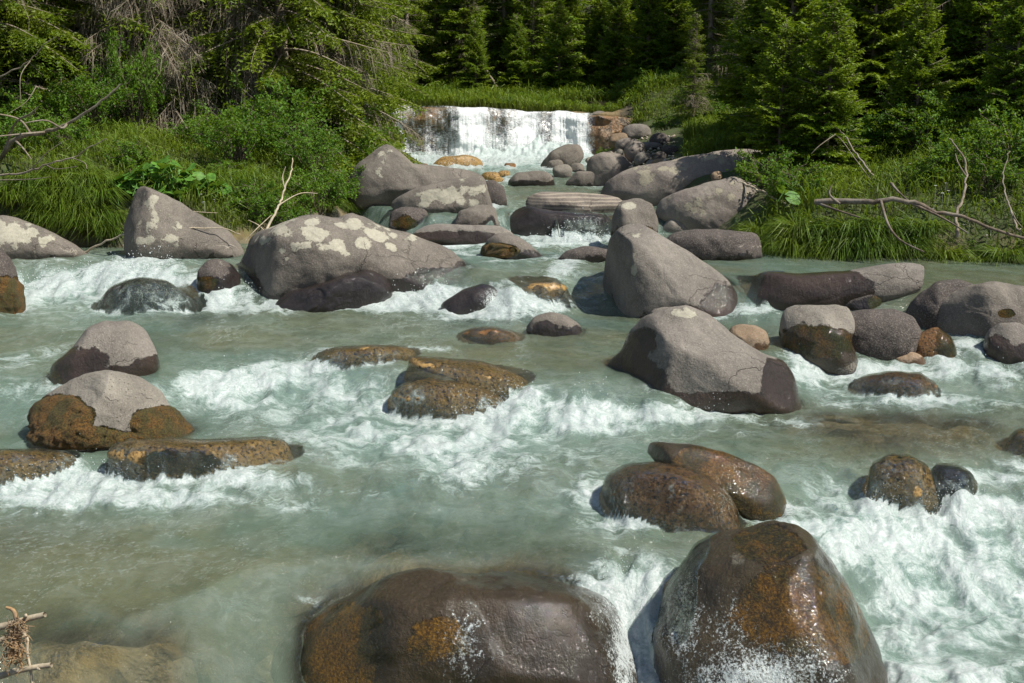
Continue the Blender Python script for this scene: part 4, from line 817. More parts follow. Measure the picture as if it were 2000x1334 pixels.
def spruce(H, R, hb=.3, gap=.35, nb=5, seed=1, droop=.45, hang=.5, tuft=.07, step=.055, rise=.25, green=1.0, dead=0.0, inner_bare=.12, top=None, tr=None, deadlow=0.0, tuftw=.16):
    rs = np.random.RandomState(seed); cr = Mesh(); wood = Mesh(); dm = Mesh(); top = top or H
    h = hb
    while h < top-.1:
        f = (h-hb)/(H-hb); L0 = R*(1-f)**.75 + .08
        for k in range(nb):
            a = rs.uniform(0, 2*pi); L = L0*rs.uniform(.65, 1.12); hh = h+rs.uniform(-.5, .5)*gap
            if L < .08: continue
            o = np.array([cos(a), sin(a), 0]); sdv = np.array([-sin(a), cos(a), 0])
            e0 = rise*(1.6*f-.25)+rs.uniform(-.08, .08); dp = droop*(1-f*.9)*rs.uniform(.7, 1.2)
            isdead = rs.rand() < dead or (h < deadlow)
            S = np.linspace(0, 1, max(5, int(L/.16)))
            P = o*(L*S*(1-.12*S))[:, None] + np.array([0, 0, 1])*(hh + L*(e0*S - dp*S**2 + .16*S**3))[:, None] + sdv*(rs.uniform(-.12, .12)*L*S**2)[:, None]
            v, fc = tube(P, .010+.010*L, .004, 3); (dm if isdead else wood).add(v, fc)
            ns = max(4, int(L/(.085 if not isdead else .07)))
            s = np.clip(np.linspace(inner_bare, 1, ns)+rs.uniform(-.03, .03, ns), 0, 1)
            base = np.stack([np.interp(s, S, P[:, c]) for c in range(3)], -1)
            tl = np.clip(.42*L*(1-s)**.75 + .10, .08, .55)*rs.uniform(.6, 1.15, ns)
            for sg in (-1, 1):
                d = unit(o[None]*rs.uniform(.45, .85, ns)[:, None] + sg*sdv[None]*rs.uniform(.5, .95, ns)[:, None] + np.array([0, 0, -1.0])*(hang*rs.uniform(.3, 1.4, ns))[:, None])
                if isdead:
                    # bare curved twigs hanging from the bough
                    l = tl*rs.uniform(.9, 2.0, ns); dn = np.array([0, 0, -1.0])
                    p0 = base; p1 = p0 + d*l[:, None]*.5; p2 = p1 + unit(d*.6+dn*.8)*l[:, None]*.45; p3 = p2 + unit(d*.1+dn+rs.normal(size=(ns, 3))*.35)*l[:, None]*.4
                    w = unit(np.cross(d, rs.normal(size=(ns, 3))))*.0048
                    Vv = np.stack([p0-w, p0+w, p1-w, p1+w, p2-w*.8, p2+w*.8, p3-w*.4, p3+w*.4], 1).reshape(-1, 3)
                    i0 = np.arange(ns)[:, None]*8; q = np.array([[0, 1, 3, 2], [2, 3, 5, 4], [4, 5, 7, 6]])
                    dm.add(Vv, (i0[:, None]+q[None]).reshape(-1, 4))
                    # side twiglets
                    for m_ in range(2):
                        st = np.concatenate([p1, p2]); dd_ = unit(np.concatenate([d, d])*.4+rs.normal(size=(2*ns, 3))*.7+dn*.6); ll = rs.uniform(.05, .22, 2*ns)
                        Vt, Tt, _ = tris_from(st, dd_, unit(np.cross(dd_, rs.normal(size=(2*ns, 3))))*.0045, ll, np.zeros(2*ns)); dm.add(Vt, T=Tt)
                    if rs.rand() > green: continue
                    keep = rs.rand(ns) < .30
                    if not keep.any(): continue
                    bb, dd2, tt = base[keep], d[keep], tl[keep]
                else: bb, dd2, tt = base, d, tl
                nst = np.maximum(1, (tt/step).astype(int)); idx = np.repeat(np.arange(len(tt)), nst)
                pos = np.concatenate([(np.arange(m)+.5)/m for m in nst])
                q = bb[idx] + dd2[idx]*(tt[idx]*pos)[:, None] + np.array([0, 0, -.25])*(tt[idx]*pos**2*hang)[:, None]
                for s2 in (-1, 1):
                    sv = unit(np.cross(dd2[idx], np.array([0, 0, 1.0])) + rs.normal(size=(len(idx), 3))*.35)
                    dv = unit(dd2[idx]*.8 + s2*sv*.75 + rs.normal(size=(len(idx), 3))*.22 + np.array([0, 0, .12]))
                    wv_ = unit(np.cross(dv, rs.normal(size=dv.shape)+np.array([0, 0, 1.2])))*(tuft*tuftw)
                    ln = tuft*rs.uniform(.7, 1.35, len(idx))*(1-.3*pos)
                    tipv = np.clip(s[idx % len(s)]*.55 + pos*.5 + rs.uniform(-.15, .15, len(idx)), 0, 1)
                    Vt, Tt, av = tris_from(q, dv, wv_, ln, tipv); cr.add(Vt, T=Tt, a=av)
        h += gap*rs.uniform(.75, 1.25)
    tr = tr or (.012+.011*H)
    zz_ = np.linspace(-.35, top, 14); P = np.stack([.02*np.sin(zz_*1.3+seed), .02*np.cos(zz_*.9+seed), zz_], -1)
    v, fc = tube(P, tr*1.15, max(.006, tr*(1-top/H)), 8); wood.add(v, fc)
    return cr, wood, dm
PROTO = {}
def tree_proto(key, nm, mat, **kw):
    cr, wood, dm = spruce(**kw)
    PROTO[key] = (nm, cr.mesh('crown', [mat], smooth=False) if cr.V else None, wood.mesh('trunk', [BARK]), dm.mesh('dead_twigs', [DEAD], smooth=False) if dm.V else None)
    print(key, sum(len(t_) for t_ in cr.T), sum(len(t_) for t_ in dm.T)+2*sum(len(t_) for t_ in dm.F))
def plant_tree(key, x, y, label, rz=0, sc=1.0, group=None, z=None, tilt=(0, 0)):
    nm, c, t, d = PROTO[key]
    z = float(ground_z(x, y)) if z is None else z
    r = empty(nm, (x, y, z), label, 'tree', group, rz)
    r.rotation_euler = (tilt[0], tilt[1], rz); r.scale = (sc, sc, sc)
    if c: link('crown', c, parent=r)
    link('trunk', t, parent=r)
    if d: tag(link('dead_twigs', d, parent=r), kind=None)
    return r
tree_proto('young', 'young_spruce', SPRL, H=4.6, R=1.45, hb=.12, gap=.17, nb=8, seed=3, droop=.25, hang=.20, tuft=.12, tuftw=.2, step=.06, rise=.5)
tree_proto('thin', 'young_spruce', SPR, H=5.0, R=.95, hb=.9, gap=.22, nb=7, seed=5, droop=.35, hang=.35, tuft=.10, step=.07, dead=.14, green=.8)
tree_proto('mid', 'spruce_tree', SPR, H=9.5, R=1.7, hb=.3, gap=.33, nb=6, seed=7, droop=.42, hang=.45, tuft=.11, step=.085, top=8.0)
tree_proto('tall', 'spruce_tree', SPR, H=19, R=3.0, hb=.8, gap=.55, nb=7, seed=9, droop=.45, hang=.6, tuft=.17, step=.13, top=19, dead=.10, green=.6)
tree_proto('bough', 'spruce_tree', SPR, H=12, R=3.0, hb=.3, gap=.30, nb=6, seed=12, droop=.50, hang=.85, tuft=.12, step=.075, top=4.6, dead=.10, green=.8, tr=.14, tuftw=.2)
tree_proto('lit', 'spruce_tree', SPRL, H=8.5, R=1.75, hb=.15, gap=.26, nb=7, seed=21, droop=.38, hang=.40, tuft=.15, step=.105, top=8.3, tuftw=.2)  # brighter needle colour stands in for sunlight on these trees
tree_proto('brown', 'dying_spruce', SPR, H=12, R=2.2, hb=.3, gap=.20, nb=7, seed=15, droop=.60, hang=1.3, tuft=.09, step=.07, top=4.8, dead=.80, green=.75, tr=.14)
def at(px, py):
    P, t_ = px_hit(px, py, surf=ground_z); return P
def spot(px, Y):
    """x of the photograph column px at distance Y"""
    return (px-1000)/FPX*(Y*CP + .3)
rnd = random.Random(4)
G = 'tall spruces of the forest behind the weir'
# left bank mass
for key, px, Y, sc, lb in [
    ('bough', -60, 21.5, 1.0, 'dense green spruce at the far left edge above the bare arching branch'), ('bough', 120, 22.5, 1.05, 'spruce with layered yellow green boughs on the left bank behind the butterbur'),
    ('brown', 310, 22.4, .85, 'half dead spruce hung with grey bare twigs, left of the two'), ('brown', 430, 23.0, .95, 'half dead spruce hung with grey bare twigs, right of the two'),
    ('bough', 560, 23.0, .95, 'green spruce just right of the half dead ones'), ('bough', 10, 20.6, .8, 'small green spruce with low boughs in front at the far left'), ('bough', 640, 24.6, .9, 'green spruce behind the tall willow shrub'), ('bough', 640, 27.5, .9, 'spruce with boughs hanging over the left end of the weir'),
    ('bough', 20, 25.5, 1.1, 'spruce in the second row at the far left'), ('bough', 230, 26.5, 1.1, 'spruce in the second row behind the half dead ones')]:
    plant_tree(key, spot(px, Y), Y, lb, rz=rnd.uniform(0, 6.28), sc=sc, group='spruces on the left bank')
for px, Y in [(-150, 31), (60, 32), (240, 30), (420, 30), (560, 33), (720, 35), (640, 38)]:
    plant_tree('tall', spot(px, Y), Y, 'tall dark spruce standing behind the left bank thicket', rz=rnd.uniform(0, 6.28), sc=rnd.uniform(.75, .95), group='tall spruces behind the left bank')
plant_tree('young', spot(735, 31.5), 31.5, 'small spruce leaning over the left end of the weir', rz=1, sc=.75, tilt=(0, .12))
# trees in the middle
for key, px, Y, sc, lb in [
    ('mid', 800, 41, .9, 'feathery spruce left of the lit group behind the weir'), ('lit', 905, 41, .85, 'spruce with bare lower trunk behind the grassy lip'), ('lit', 985, 42, 1.0, 'lit spruce in the middle behind the weir meadow'),
    ('lit', 1040, 40.6, .75, 'bright small spruce behind the weir meadow beside the bare trunk'), ('lit', 1095, 42, .95, 'lit spruce above the right end of the weir meadow'), ('young', 1010, 38.8, .6, 'bushy young spruce at the back edge of the meadow'),
    ('young', 1090, 38.6, .7, 'low young spruce at the right of the meadow'), ('young', 930, 38.8, .55, 'low young spruce at the left of the meadow'), ('lit', 855, 43, 1.1, 'darker spruce behind the left of the meadow'),
    ('lit', 1180, 45, 1.1, 'drooping lit spruce right of the weir'), ('lit', 1255, 44, 1.0, 'tall light green spruce right of the weir in the dark wood'), ('young', 1170, 42, .75, 'small shaded spruce right of the weir'),
    ('thin', 920, 40.6, .8, 'thin half bare spruce on the left of the meadow')]:
    plant_tree(key, spot(px, Y), Y, lb, rz=rnd.uniform(0, 6.28), sc=sc, group='lit spruces behind the weir meadow')
NTH = ['leftmost front one', 'middle front one', 'rightmost front one', 'left back one', 'right back one']
for px, Y, sc in [(1205, 38.5, .8), (1262, 37.5, .75), (1310, 38.5, .85), (1235, 41, .9), (1290, 41.5, 1.0)]:
    plant_tree('young', spot(px, Y), Y, NTH.pop(0)+' of the young spruces in the shade right of the weir', rz=rnd.uniform(0, 6.28), sc=sc, group='young spruces in the shade right of the weir')
# right bank
for key, px, Y, sc, lb in [
    ('young', 1630, 24.8, 1.28, 'tall young spruce with a bare reddish trunk on the right bank'), ('young', 1740, 22.8, .95, 'small pointed young spruce right of the tall young one'), ('young', 1560, 25.2, .95, 'bushy young spruce left of the tall young one'),
    ('thin', 1352, 29.5, .58, 'small thin spruce with a bare pale trunk, leftmost on the right bank'), ('thin', 1428, 30.5, .82, 'thin half bare spruce second from the left on the right bank'), ('young', 1440, 31.5, .62, 'low green spruce behind the thin half bare one'),
    ('young', 1595, 22.0, 1.05, 'broad young spruce just in front of the tall young one'), ('young', 1530, 20.6, .85, 'low young spruce beside the mottled shaded slab'), ('young', 1690, 21.2, .85, 'low young spruce behind the leaning dead stems'),
    ('young', 1500, 23.6, 1.05, 'young spruce above the end of the long pale slab'), ('young', 1840, 21.5, .8, 'low young spruce behind the bent grey branch'), ('young', 1905, 20.5, .85, 'small dark spruce above the fallen branch'),
    ('young', 1520, 18.9, .52, 'small dense spruce at the brink behind the mottled slab'), ('young', 1610, 18.6, .62, 'dense young spruce nearest the sedge tussocks'), ('young', 1780, 19.0, .55, 'small spruce beside the bent grey branch'), ('young', 1965, 18.2, .6, 'bright young spruce near the right edge'),
    ('young', 1530, 29.5, .68, 'small spruce above the long pale slab'), ('young', 1490, 22.3, .42, 'little dark spruce overhanging the end of the long pale slab'), ('young', 1790, 24.5, .5, 'low young spruce in the grass of the right bank'),
    ('bough', 1960, 26.5, .95, 'spruce with layered boughs behind the tall bare trunk at right'), ('young', 1900, 24.5, .7, 'low green spruce under the bare trunk at the right'), ('young', 2030, 23.5, .52, 'yellow green young spruce at the right edge'),
    ('mid', 1380, 36, .85, 'dark spruce behind the thin pair on the right bank'), ('mid', 1530, 34, .95, 'dark spruce behind the bushy young one')]:
    plant_tree(key, spot(px, Y), Y, lb, rz=rnd.uniform(0, 6.28), sc=sc, group='spruces of the right bank')
for px, Y in [(1300, 46), (1380, 41), (1600, 35), (1820, 33), (1720, 34), (1980, 33), (1340, 44), (1420, 43), (1480, 46), (1560, 41), (1640, 38), (1700, 42), (1760, 37), (1840, 40), (1900, 36), (1960, 42), (2050, 38)]:
    plant_tree('tall', spot(px, Y), Y, 'tall spruce in the dark wood behind the right bank', rz=rnd.uniform(0, 6.28), sc=rnd.uniform(.8, .95) if px >= 1700 else rnd.uniform(.5, .62), group='tall spruces of the dark wood on the right')
for row, (Y, n) in enumerate([(47, 18), (51, 19), (56, 18), (62, 16)]):
    for k in range(n):
        px = -150 + 2300*(k+.5)/n + rnd.uniform(-45, 45)
        plant_tree('tall', spot(px, Y), Y+rnd.uniform(-1.5, 1.5), 'tall spruce in the shaded forest wall behind the weir', rz=rnd.uniform(0, 6.28), sc=rnd.uniform(.5, .72), group=G)
for Y, xs in [(24, (-19, -24)), (29, (-22, -17)), (18, (-19,)), (29, (15.5, 19.5, 24)), (33, (16, 20, 25)), (37, (18, 23)), (26, (20,))]:  # right-hand rows are unseen, added to shade the wood behind the right bank
    for x in xs: plant_tree('tall', x, Y, 'tall spruce beside the valley beyond the edge of the view', rz=rnd.uniform(0, 6.28), sc=.6, group='spruces beside the valley')

# the bare trunk at the right edge with its dead boughs
def smooth_path(pts, n=24):
    P = np.array(pts, float); t_ = np.arange(len(P)); q = np.linspace(0, len(P)-1, n); out = np.empty((n, P.shape[1]))
    for i, u in enumerate(q):
        k = min(int(u), len(P)-2); f = u-k
        p0, p1, p2, p3 = P[max(k-1, 0)], P[k], P[k+1], P[min(k+2, len(P)-1)]
        out[i] = .5*((2*p1)+(-p0+p2)*f+(2*p0-5*p1+4*p2-p3)*f*f+(-p0+3*p1-3*p2+p3)*f**3)
    return out
def path_px(pts, n=24):
    """(px, py, distance) triples into world points"""
    P = smooth_path(pts, n); return np.array([CAM + ray(a, b)*d for a, b, d in P])
tY = 20.6; tx = spot(1969, tY); tz = float(ground_z(tx, tY))
tr_ = empty('bare_spruce', (tx, tY, tz), 'tall spruce trunk with rough bark and dead grey boughs at the right edge', 'tree')
m = Mesh(); zs = np.linspace(-.4, 7.5, 22); rr_ = .15-.010*zs
P = np.stack([.03*np.sin(zs*.8), 0*zs, zs], -1); v, f = tube(P, .185, .11, 14)
a_ = fbm(v[:, 0]*18, v[:, 1]*18, v[:, 2]*3, octv=3, seed=99); v[:, :2] *= (1+.10*a_)[:, None]; m.add(v, f); link('trunk', m.mesh('trunk', [BARK], attrs=False), parent=tr_)
rs = np.random.RandomState(44)
for k, (h, az, L, up_) in enumerate([(2.35, 2.95, 1.9, .15), (3.0, 2.7, 1.2, .1), (1.8, 3.3, .7, -.3), (1.4, 3.0, .6, -.5), (2.0, 2.5, .9, -.2), (3.4, 3.3, 1.6, .1), (1.0, 2.9, .55, -.5), (2.7, .2, .8, .1), (2.1, 3.9, .8, .0), (3.8, 2.8, 1.4, 0), (1.6, 4.3, .7, -.2), (1.2, 3.6, .6, -.3)]):
    m = Mesh(); o = np.array([cos(az), sin(az)*.5-.25, 0]); S = np.linspace(0, 1, 12)
    P = o*(L*S)[:, None] + np.array([0, 0, 1])*(h + L*(up_*S-.42*S**2))[:, None]; v, f = tube(P, .022, .005, 5); m.add(v, f)
    for q in range(int(L*20)):
        s = rs.uniform(.2, 1); b = np.array([np.interp(s, S, P[:, c]) for c in range(3)]); l = rs.uniform(.12, .42)
        sdr = np.array([rs.uniform(-.5, .3), rs.uniform(-.7, .7), 0]); Q = np.array([b, b+sdr*l*.5+[0, 0, -.1*l], b+sdr*l*.7+[0, 0, -.6*l], b+sdr*l*.5+[0, 0, -l]])
        v, f = tube(smooth_path(Q, 6), .0055, .002, 3); m.add(v, f)
    link('dead_bough', m.mesh('dead_bough', [DEAD], attrs=False), parent=tr_)

# ------------------------------------------------------------------ fallen and bare branches
def branch_thing(name, label, cat, main, subs, r0, r1, mat, n=30, wob=.02, seed=0):
    rs = np.random.RandomState(seed)
    if main[0][0] > 1400 and main[0][2] < 19:
        main = [(a, b, d-1.0) for a, b, d in main]; subs = [[(a, b, d-1.0) for a, b, d in q] for q in subs]
    if main[0][0] < 100 and main[0][2] > 17:
        main = [(a, b, d-1.6) for a, b, d in main]; subs = [[(a, b, d-1.6) for a, b, d in q] for q in subs]
    P = path_px(main, n); P = P + rs.normal(size=P.shape)*wob*.4
    org = P[0].copy(); m = Mesh(); v, f = tube(P-org, r0, r1, 7); m.add(v, f)
    ob = empty(name, org, label, cat)
    link('stem', m.mesh('stem', [mat], attrs=False), parent=ob)
    for sb in subs:
        m = Mesh(); v, f = tube(path_px(sb, 12)-org, r0*.5, r1*.5+.001, 5); m.add(v, f); link('side_branch', m.mesh('side_branch', [mat], attrs=False), parent=ob)
    return ob
branch_thing('bare_branch', 'pale bare branch arching out over the left bank', 'branch', [(-90, 360, 19), (-10, 318, 18.5), (30, 272, 18.2), (90, 258, 18), (130, 243, 17.8), (190, 205, 17.6), (235, 165, 17.5)],
    [[(60, 262, 18.1), (40, 235, 18), (10, 225, 17.8), (-20, 222, 17.6)], [(30, 275, 18.2), (45, 290, 17.9), (62, 312, 17.7)], [(90, 258, 18), (40, 262, 17.8), (-20, 268, 17.6)], [(10, 290, 18.3), (30, 240, 18), (60, 222, 17.6), (75, 208, 17.5)], [(130, 243, 17.8), (120, 250, 17.5), (90, 235, 17.3), (50, 240, 17.2)]], .045, .012, DEAD, seed=1)
branch_thing('bare_branch', 'long thin bare branch below the pale arching one', 'branch', [(-60, 345, 17.8), (30, 340, 17.6), (90, 322, 17.4), (140, 308, 17.3), (180, 285, 17.2), (208, 272, 17.1)],
    [[(90, 322, 17.4), (110, 330, 17.2), (150, 325, 17)], [(60, 332, 17.5), (90, 300, 17.3), (125, 275, 17.2)], [(-20, 352, 17.6), (60, 350, 17.3), (100, 345, 17.1)], [(140, 308, 17.3), (165, 318, 17.1), (170, 330, 17)]], .018, .005, DEAD, seed=2)
branch_thing('bare_branch', 'thin bare twig rising out of the far left top corner', 'branch', [(-40, 165, 20), (20, 140, 19.8), (60, 118, 19.7), (85, 88, 19.6), (115, 68, 19.5)], [[(60, 118, 19.7), (40, 150, 19.5), (42, 210, 19.4)], [(70, 170, 19.5), (50, 200, 19.4), (10, 225, 19.3)]], .018, .004, DEAD, seed=3)
branch_thing('drift_branch', 'long drift twig lying across the triangular rock', 'branch', [(165, 492, 15.9), (215, 468, 15.7), (270, 450, 15.5), (340, 446, 15.4), (430, 446, 15.5), (472, 458, 15.6)], [[(245, 465, 15.6), (300, 420, 15.7), (345, 402, 15.8)], [(330, 446, 15.4), (345, 425, 15.6), (352, 405, 15.7)], [(290, 490, 15.3), (320, 475, 15.3), (360, 462, 15.3)], [(340, 402, 15.8), (370, 412, 15.8), (425, 416, 15.9)]], .016, .005, DRIFT, seed=4)
branch_thing('drift_branch', 'forked dead twig in the grass left of the triangular rock', 'branch', [(118, 470, 17), (140, 430, 17.1), (158, 405, 17.2), (168, 385, 17.3)], [[(85, 440, 17), (115, 432, 17), (140, 400, 17.2)], [(90, 455, 16.9), (130, 460, 16.8), (165, 447, 16.8)]], .012, .004, TWIG, seed=5)
branch_thing('broken_stick', 'upright broken pale stick beside the large lichen boulder', 'branch', [(515, 462, 16.2), (532, 425, 16.4), (548, 395, 16.6), (556, 368, 16.7), (568, 335, 16.9), (572, 308, 17)], [[(520, 455, 16.2), (505, 440, 16.2), (485, 430, 16.3)], [(480, 470, 16.1), (500, 448, 16.1), (530, 420, 16.3)], [(545, 400, 16.6), (585, 378, 16.8), (620, 378, 17)], [(556, 368, 16.7), (552, 345, 16.8), (558, 325, 16.8)]], .022, .008, DRIFT, seed=6)
branch_thing('fallen_branch', 'thick fallen branch bowed over the right bank grass', 'branch', [(1590, 395, 16.6), (1650, 393, 16.4), (1700, 396, 16.2), (1730, 390, 16.1), (1780, 395, 16), (1830, 415, 15.9), (1880, 422, 15.8), (1930, 445, 15.7), (2020, 470, 15.6)],
    [[(1600, 398, 16.5), (1640, 412, 16.2), (1680, 425, 16)], [(1720, 392, 16.1), (1735, 440, 15.8), (1760, 470, 15.6), (1805, 492, 15.4)], [(1740, 358, 16.3), (1755, 375, 16.1), (1780, 397, 16)], [(1640, 398, 16.4), (1620, 380, 16.4), (1625, 360, 16.4)], [(1780, 397, 16), (1840, 425, 15.8), (1890, 455, 15.6)]], .045, .018, TWIG, seed=7)
branch_thing('bare_branch', 'bent grey branch standing up at the right above the grass', 'branch', [(1870, 460, 15.9), (1868, 420, 16), (1880, 385, 16.1), (1888, 345, 16.2), (1880, 305, 16.3), (1855, 270, 16.4)], [[(1888, 345, 16.2), (1872, 320, 16.2), (1866, 300, 16.3)]], .026, .010, DEAD, seed=8)
branch_thing('bare_branch', 'pale bare stick slanting down across the mottled shaded slab', 'branch', [(1440, 355, 18.6), (1480, 370, 18.2), (1520, 390, 17.8), (1550, 410, 17.4)], [], .022, .012, DRIFT, seed=9)
branch_thing('bare_branch', 'pair of leaning dead stems in front of the tall young spruce', 'branch', [(1712, 352, 17.6), (1690, 325, 17.9), (1665, 290, 18.3), (1640, 255, 18.7), (1600, 235, 19)], [[(1700, 350, 17.6), (1670, 310, 18), (1645, 275, 18.4), (1630, 262, 18.6)], [(1632, 262, 18.5), (1600, 285, 18.4), (1585, 300, 18.4)]], .02, .007, DEAD, seed=10)
branch_thing('bare_branch', 'curved bare stem at the right edge in front of the shrubs', 'branch', [(1990, 450, 15.5), (1970, 400, 15.8), (1960, 360, 16), (1962, 330, 16.1), (1972, 295, 16.2)], [[(1970, 400, 15.8), (1985, 430, 15.6), (1998, 445, 15.5)]], .016, .006, DEAD, seed=11)
branch_thing('bare_branch', 'forked white dead twig below the tall bare trunk', 'branch', [(1900, 330, 20), (1925, 312, 20.1), (1950, 298, 20.2), (1965, 282, 20.3)], [[(1925, 312, 20.1), (1945, 302, 20), (1960, 296, 20)]], .014, .006, DRIFT, seed=12)
branch_thing('bare_branch', 'leaning pale dead stem among the spruces behind the weir', 'branch', [(970, 170, 39), (955, 145, 39), (938, 120, 39), (926, 108, 39)], [[(945, 130, 39), (942, 115, 39), (938, 104, 39)]], .05, .02, DEAD, seed=13)
# driftwood close to the camera, bottom left
branch_thing('driftwood_stick', 'upper bleached stick poking in at the bottom left corner', 'branch', [(-70, 1240, 3.3), (0, 1225, 3.28), (45, 1212, 3.26), (88, 1200, 3.24)], [[(48, 1212, 3.26), (50, 1203, 3.24), (52, 1201, 3.24)]], .0125, .0085, DRIFT, n=14, wob=.0015, seed=14)
branch_thing('driftwood_stick', 'middle bleached stick in the bottom left corner', 'branch', [(-70, 1285, 3.3), (0, 1252, 3.28), (25, 1240, 3.27), (44, 1233, 3.26)], [[(44, 1233, 3.26), (54, 1250, 3.26), (53, 1275, 3.26), (60, 1310, 3.26), (64, 1345, 3.26)]], .010, .006, DRIFT, n=14, wob=.0015, seed=15)
branch_thing('driftwood_stick', 'lowest bleached stick with a knot in the bottom left corner', 'branch', [(-70, 1345, 3.3), (0, 1320, 3.28), (50, 1307, 3.26), (101, 1298, 3.24)], [[(72, 1304, 3.25), (76, 1307, 3.24), (78, 1306, 3.24)]], .0115, .0075, DRIFT, n=14, wob=.0015, seed=16)
# the withered seed head hanging on the sticks
P = path_px([(12, 1186, 3.2), (26, 1192, 3.2), (32, 1210, 3.2), (32, 1235, 3.21), (28, 1262, 3.21), (30, 1285, 3.21)], 16)
org = P[0].copy(); m = Mesh(); v, f = tube(P-org, .004, .012, 7); m.add(v, f); rs = np.random.RandomState(2)
for k in range(420):
    i = rs.randint(7, 16); b = P[i]-org + rs.normal(size=3)*.010*(1+.12*(i-7)); d = unit(rs.normal(size=3)+np.array([0, 0, -.6])); l = rs.uniform(.008, .026)
    v, f = tube(np.array([b, b+d*l*.5, b+d*l+rs.normal(size=3)*.004]), .0022, .0008, 3); m.add(v, f)
WITH = bark_mat("withered_plant", (.20, .11, .045), (.34, .21, .09), s=60, bd=.002)
tag(link('withered_plant', m.mesh('withered_plant', [WITH], attrs=False), loc=org), 'withered brown seed head draped over the bleached sticks', 'dried plant')

# ------------------------------------------------------------------ shrubs
def bush_mesh(seed, R, H, nst, leaves, ls, flat=.6):
    rs = np.random.RandomState(seed); lf = Mesh(); st = Mesh()
    tips = []
    for k in range(nst):
        a = rs.uniform(0, 2*pi); e = rs.uniform(.25, 1.0); L = rs.uniform(.6, 1.0)
        end = np.array([cos(a)*R*(1-e*.6)*L*1.2, sin(a)*R*(1-e*.6)*L*1.2, H*(.25+.75*e)*L]); mid = end*.5+np.array([0, 0, .15*H])+rs.normal(size=3)*.04
        P = smooth_path([np.array([0, 0, -.1])+rs.normal(size=3)*.04*R, mid, end], 8); v, f = tube(P, .012, .003, 4); st.add(v, f)
        for q in range(4):
            s = rs.randint(3, 8); d = unit(rs.normal(size=3)+np.array([cos(a), sin(a), .3])*.8); l = rs.uniform(.12, .38)*R; P2 = np.array([P[s], P[s]+d*l*.5, P[s]+d*l+[0, 0, -.04]]); v, f = tube(P2, .005, .002, 3); st.add(v, f)
            tips.append((P[s], P2[-1]))
    A = np.array([t_[0] for t_ in tips]); B = np.array([t_[1] for t_ in tips]); i = rs.randint(0, len(A), leaves); s = rs.uniform(.1, 1.15, leaves)[:, None]
    c = A[i]*(1-s)+B[i]*s + rs.normal(size=(leaves, 3))*.035*R
    d = unit(rs.normal(size=(leaves, 3))+np.array([0, 0, -.1])); n = unit(rs.normal(size=(leaves, 3))*.8+np.array([.2, 0, 1.2])); w = unit(np.cross(d, n)); l = (ls*rs.uniform(.6, 1.3, leaves))[:, None]
    V = np.stack([c, c+d*l*.5+w*l*.28-n*l*.06, c+d*l, c+d*l*.5-w*l*.28-n*l*.06], 1).reshape(-1, 3); F = np.arange(leaves*4).reshape(-1, 4)
    lf.add(V, F, a=np.repeat(rs.uniform(0, 1, leaves), 4)); return lf.mesh('foliage', [LEAF], smooth=False), st.mesh('stem', [TWIG], attrs=False)
BUSH = [bush_mesh(1, .9, 1.1, 26, 3600, .062), bush_mesh(2, .7, .7, 22, 2600, .055), bush_mesh(3, 1.2, 1.6, 34, 5200, .065)]
def bush(k, px, Y, label, sc=1.0, dz=0.0, cat='shrub', group=None, sq=1.0):
    x = spot(px, Y); b = empty('leafy_shrub', (x, Y, float(ground_z(x, Y))+dz), label, cat, group, rnd.uniform(0, 6), 1.0); b.scale = (sc, sc, sc*sq)
    link('foliage', BUSH[k][0], parent=b); link('stem', BUSH[k][1], parent=b)
bush(2, 700, 23.0, 'bright green willow shrub at the water left of the peaked boulder', .85)
bush(2, 665, 24.5, 'tall willow shrub under the spruce boughs behind the lichen boulder', 1.0)
bush(1, 660, 19.6, 'leafy shrub hanging over the upper left of the lichen boulder', .9)
bush(1, 720, 20.8, 'low leafy shrub reaching toward the lichen sheet slab', .7)
bush(1, 560, 17.6, 'sparse shrub around the broken stick', .8)
bush(1, 495, 17.4, 'low shrub between the triangular rock and the lichen boulder', .8)
bush(1, 255, 17.6, 'dark leafy shrub against the left side of the triangular rock', .75)
bush(0, 25, 17.9, 'leafy shrub above the white blotched rock at the left edge', .8)
bush(1, 440, 18.6, 'low green shrub behind the triangular rock', .7, sq=.7)
bush(2, 270, 21.2, 'dark broadleaf bush climbing through the half dead spruce', .6, sq=2.2)
bush(1, 1135, 27.0, 'low shrub on the stones at the foot of the weir', .8)
bush(1, 1075, 28.5, 'tiny leafy plant by the upper pool', .45)
bush(1, 1180, 28.0, 'small pale shrub on the scree', .45)
for px, Y in [(1215, 36.3), (1270, 35.6), (1330, 35), (1240, 37.4), (1350, 33)]: bush(1, px, Y, {1215: 'first low shrub', 1270: 'nearest low shrub', 1330: 'low shrub by the thin spruce', 1240: 'farthest low shrub', 1350: 'rightmost low shrub'}[px]+' in the shaded undergrowth right of the weir', .9, group='shrubs in the shaded undergrowth right of the weir')
bush(1, 1300, 30, 'low leafy shrub at the right end of the scree', .6)
bush(0, 1420, 29.0, 'bright broadleaf shrub between the thin spruces', .8)
bush(2, 1790, 18.6, 'shrub with loose twigs behind the bent grey branch', .75)
bush(0, 1700, 19.2, 'shrub at the foot of the leaning dead stems', .7)
bush(2, 470, 19.5, 'bright leafy shrub in the slope above the triangular rock', .8)
bush(2, 560, 21.0, 'tall bright willow shrub left of the spruce boughs', 1.0)
bush(0, 620, 18.6, 'round bright shrub just behind the lichen boulder', .8)
bush(2, 190, 20.6, 'leafy shrub below the spruce boughs at the left', .8)
bush(0, 80, 20.0, 'low bright shrub under the far left spruce', .9)
bush(2, 700, 26.0, 'willow shrub crowding the water near the falls', .9)
bush(2, 610, 19.6, 'willow shrub behind the broken stick', .7)
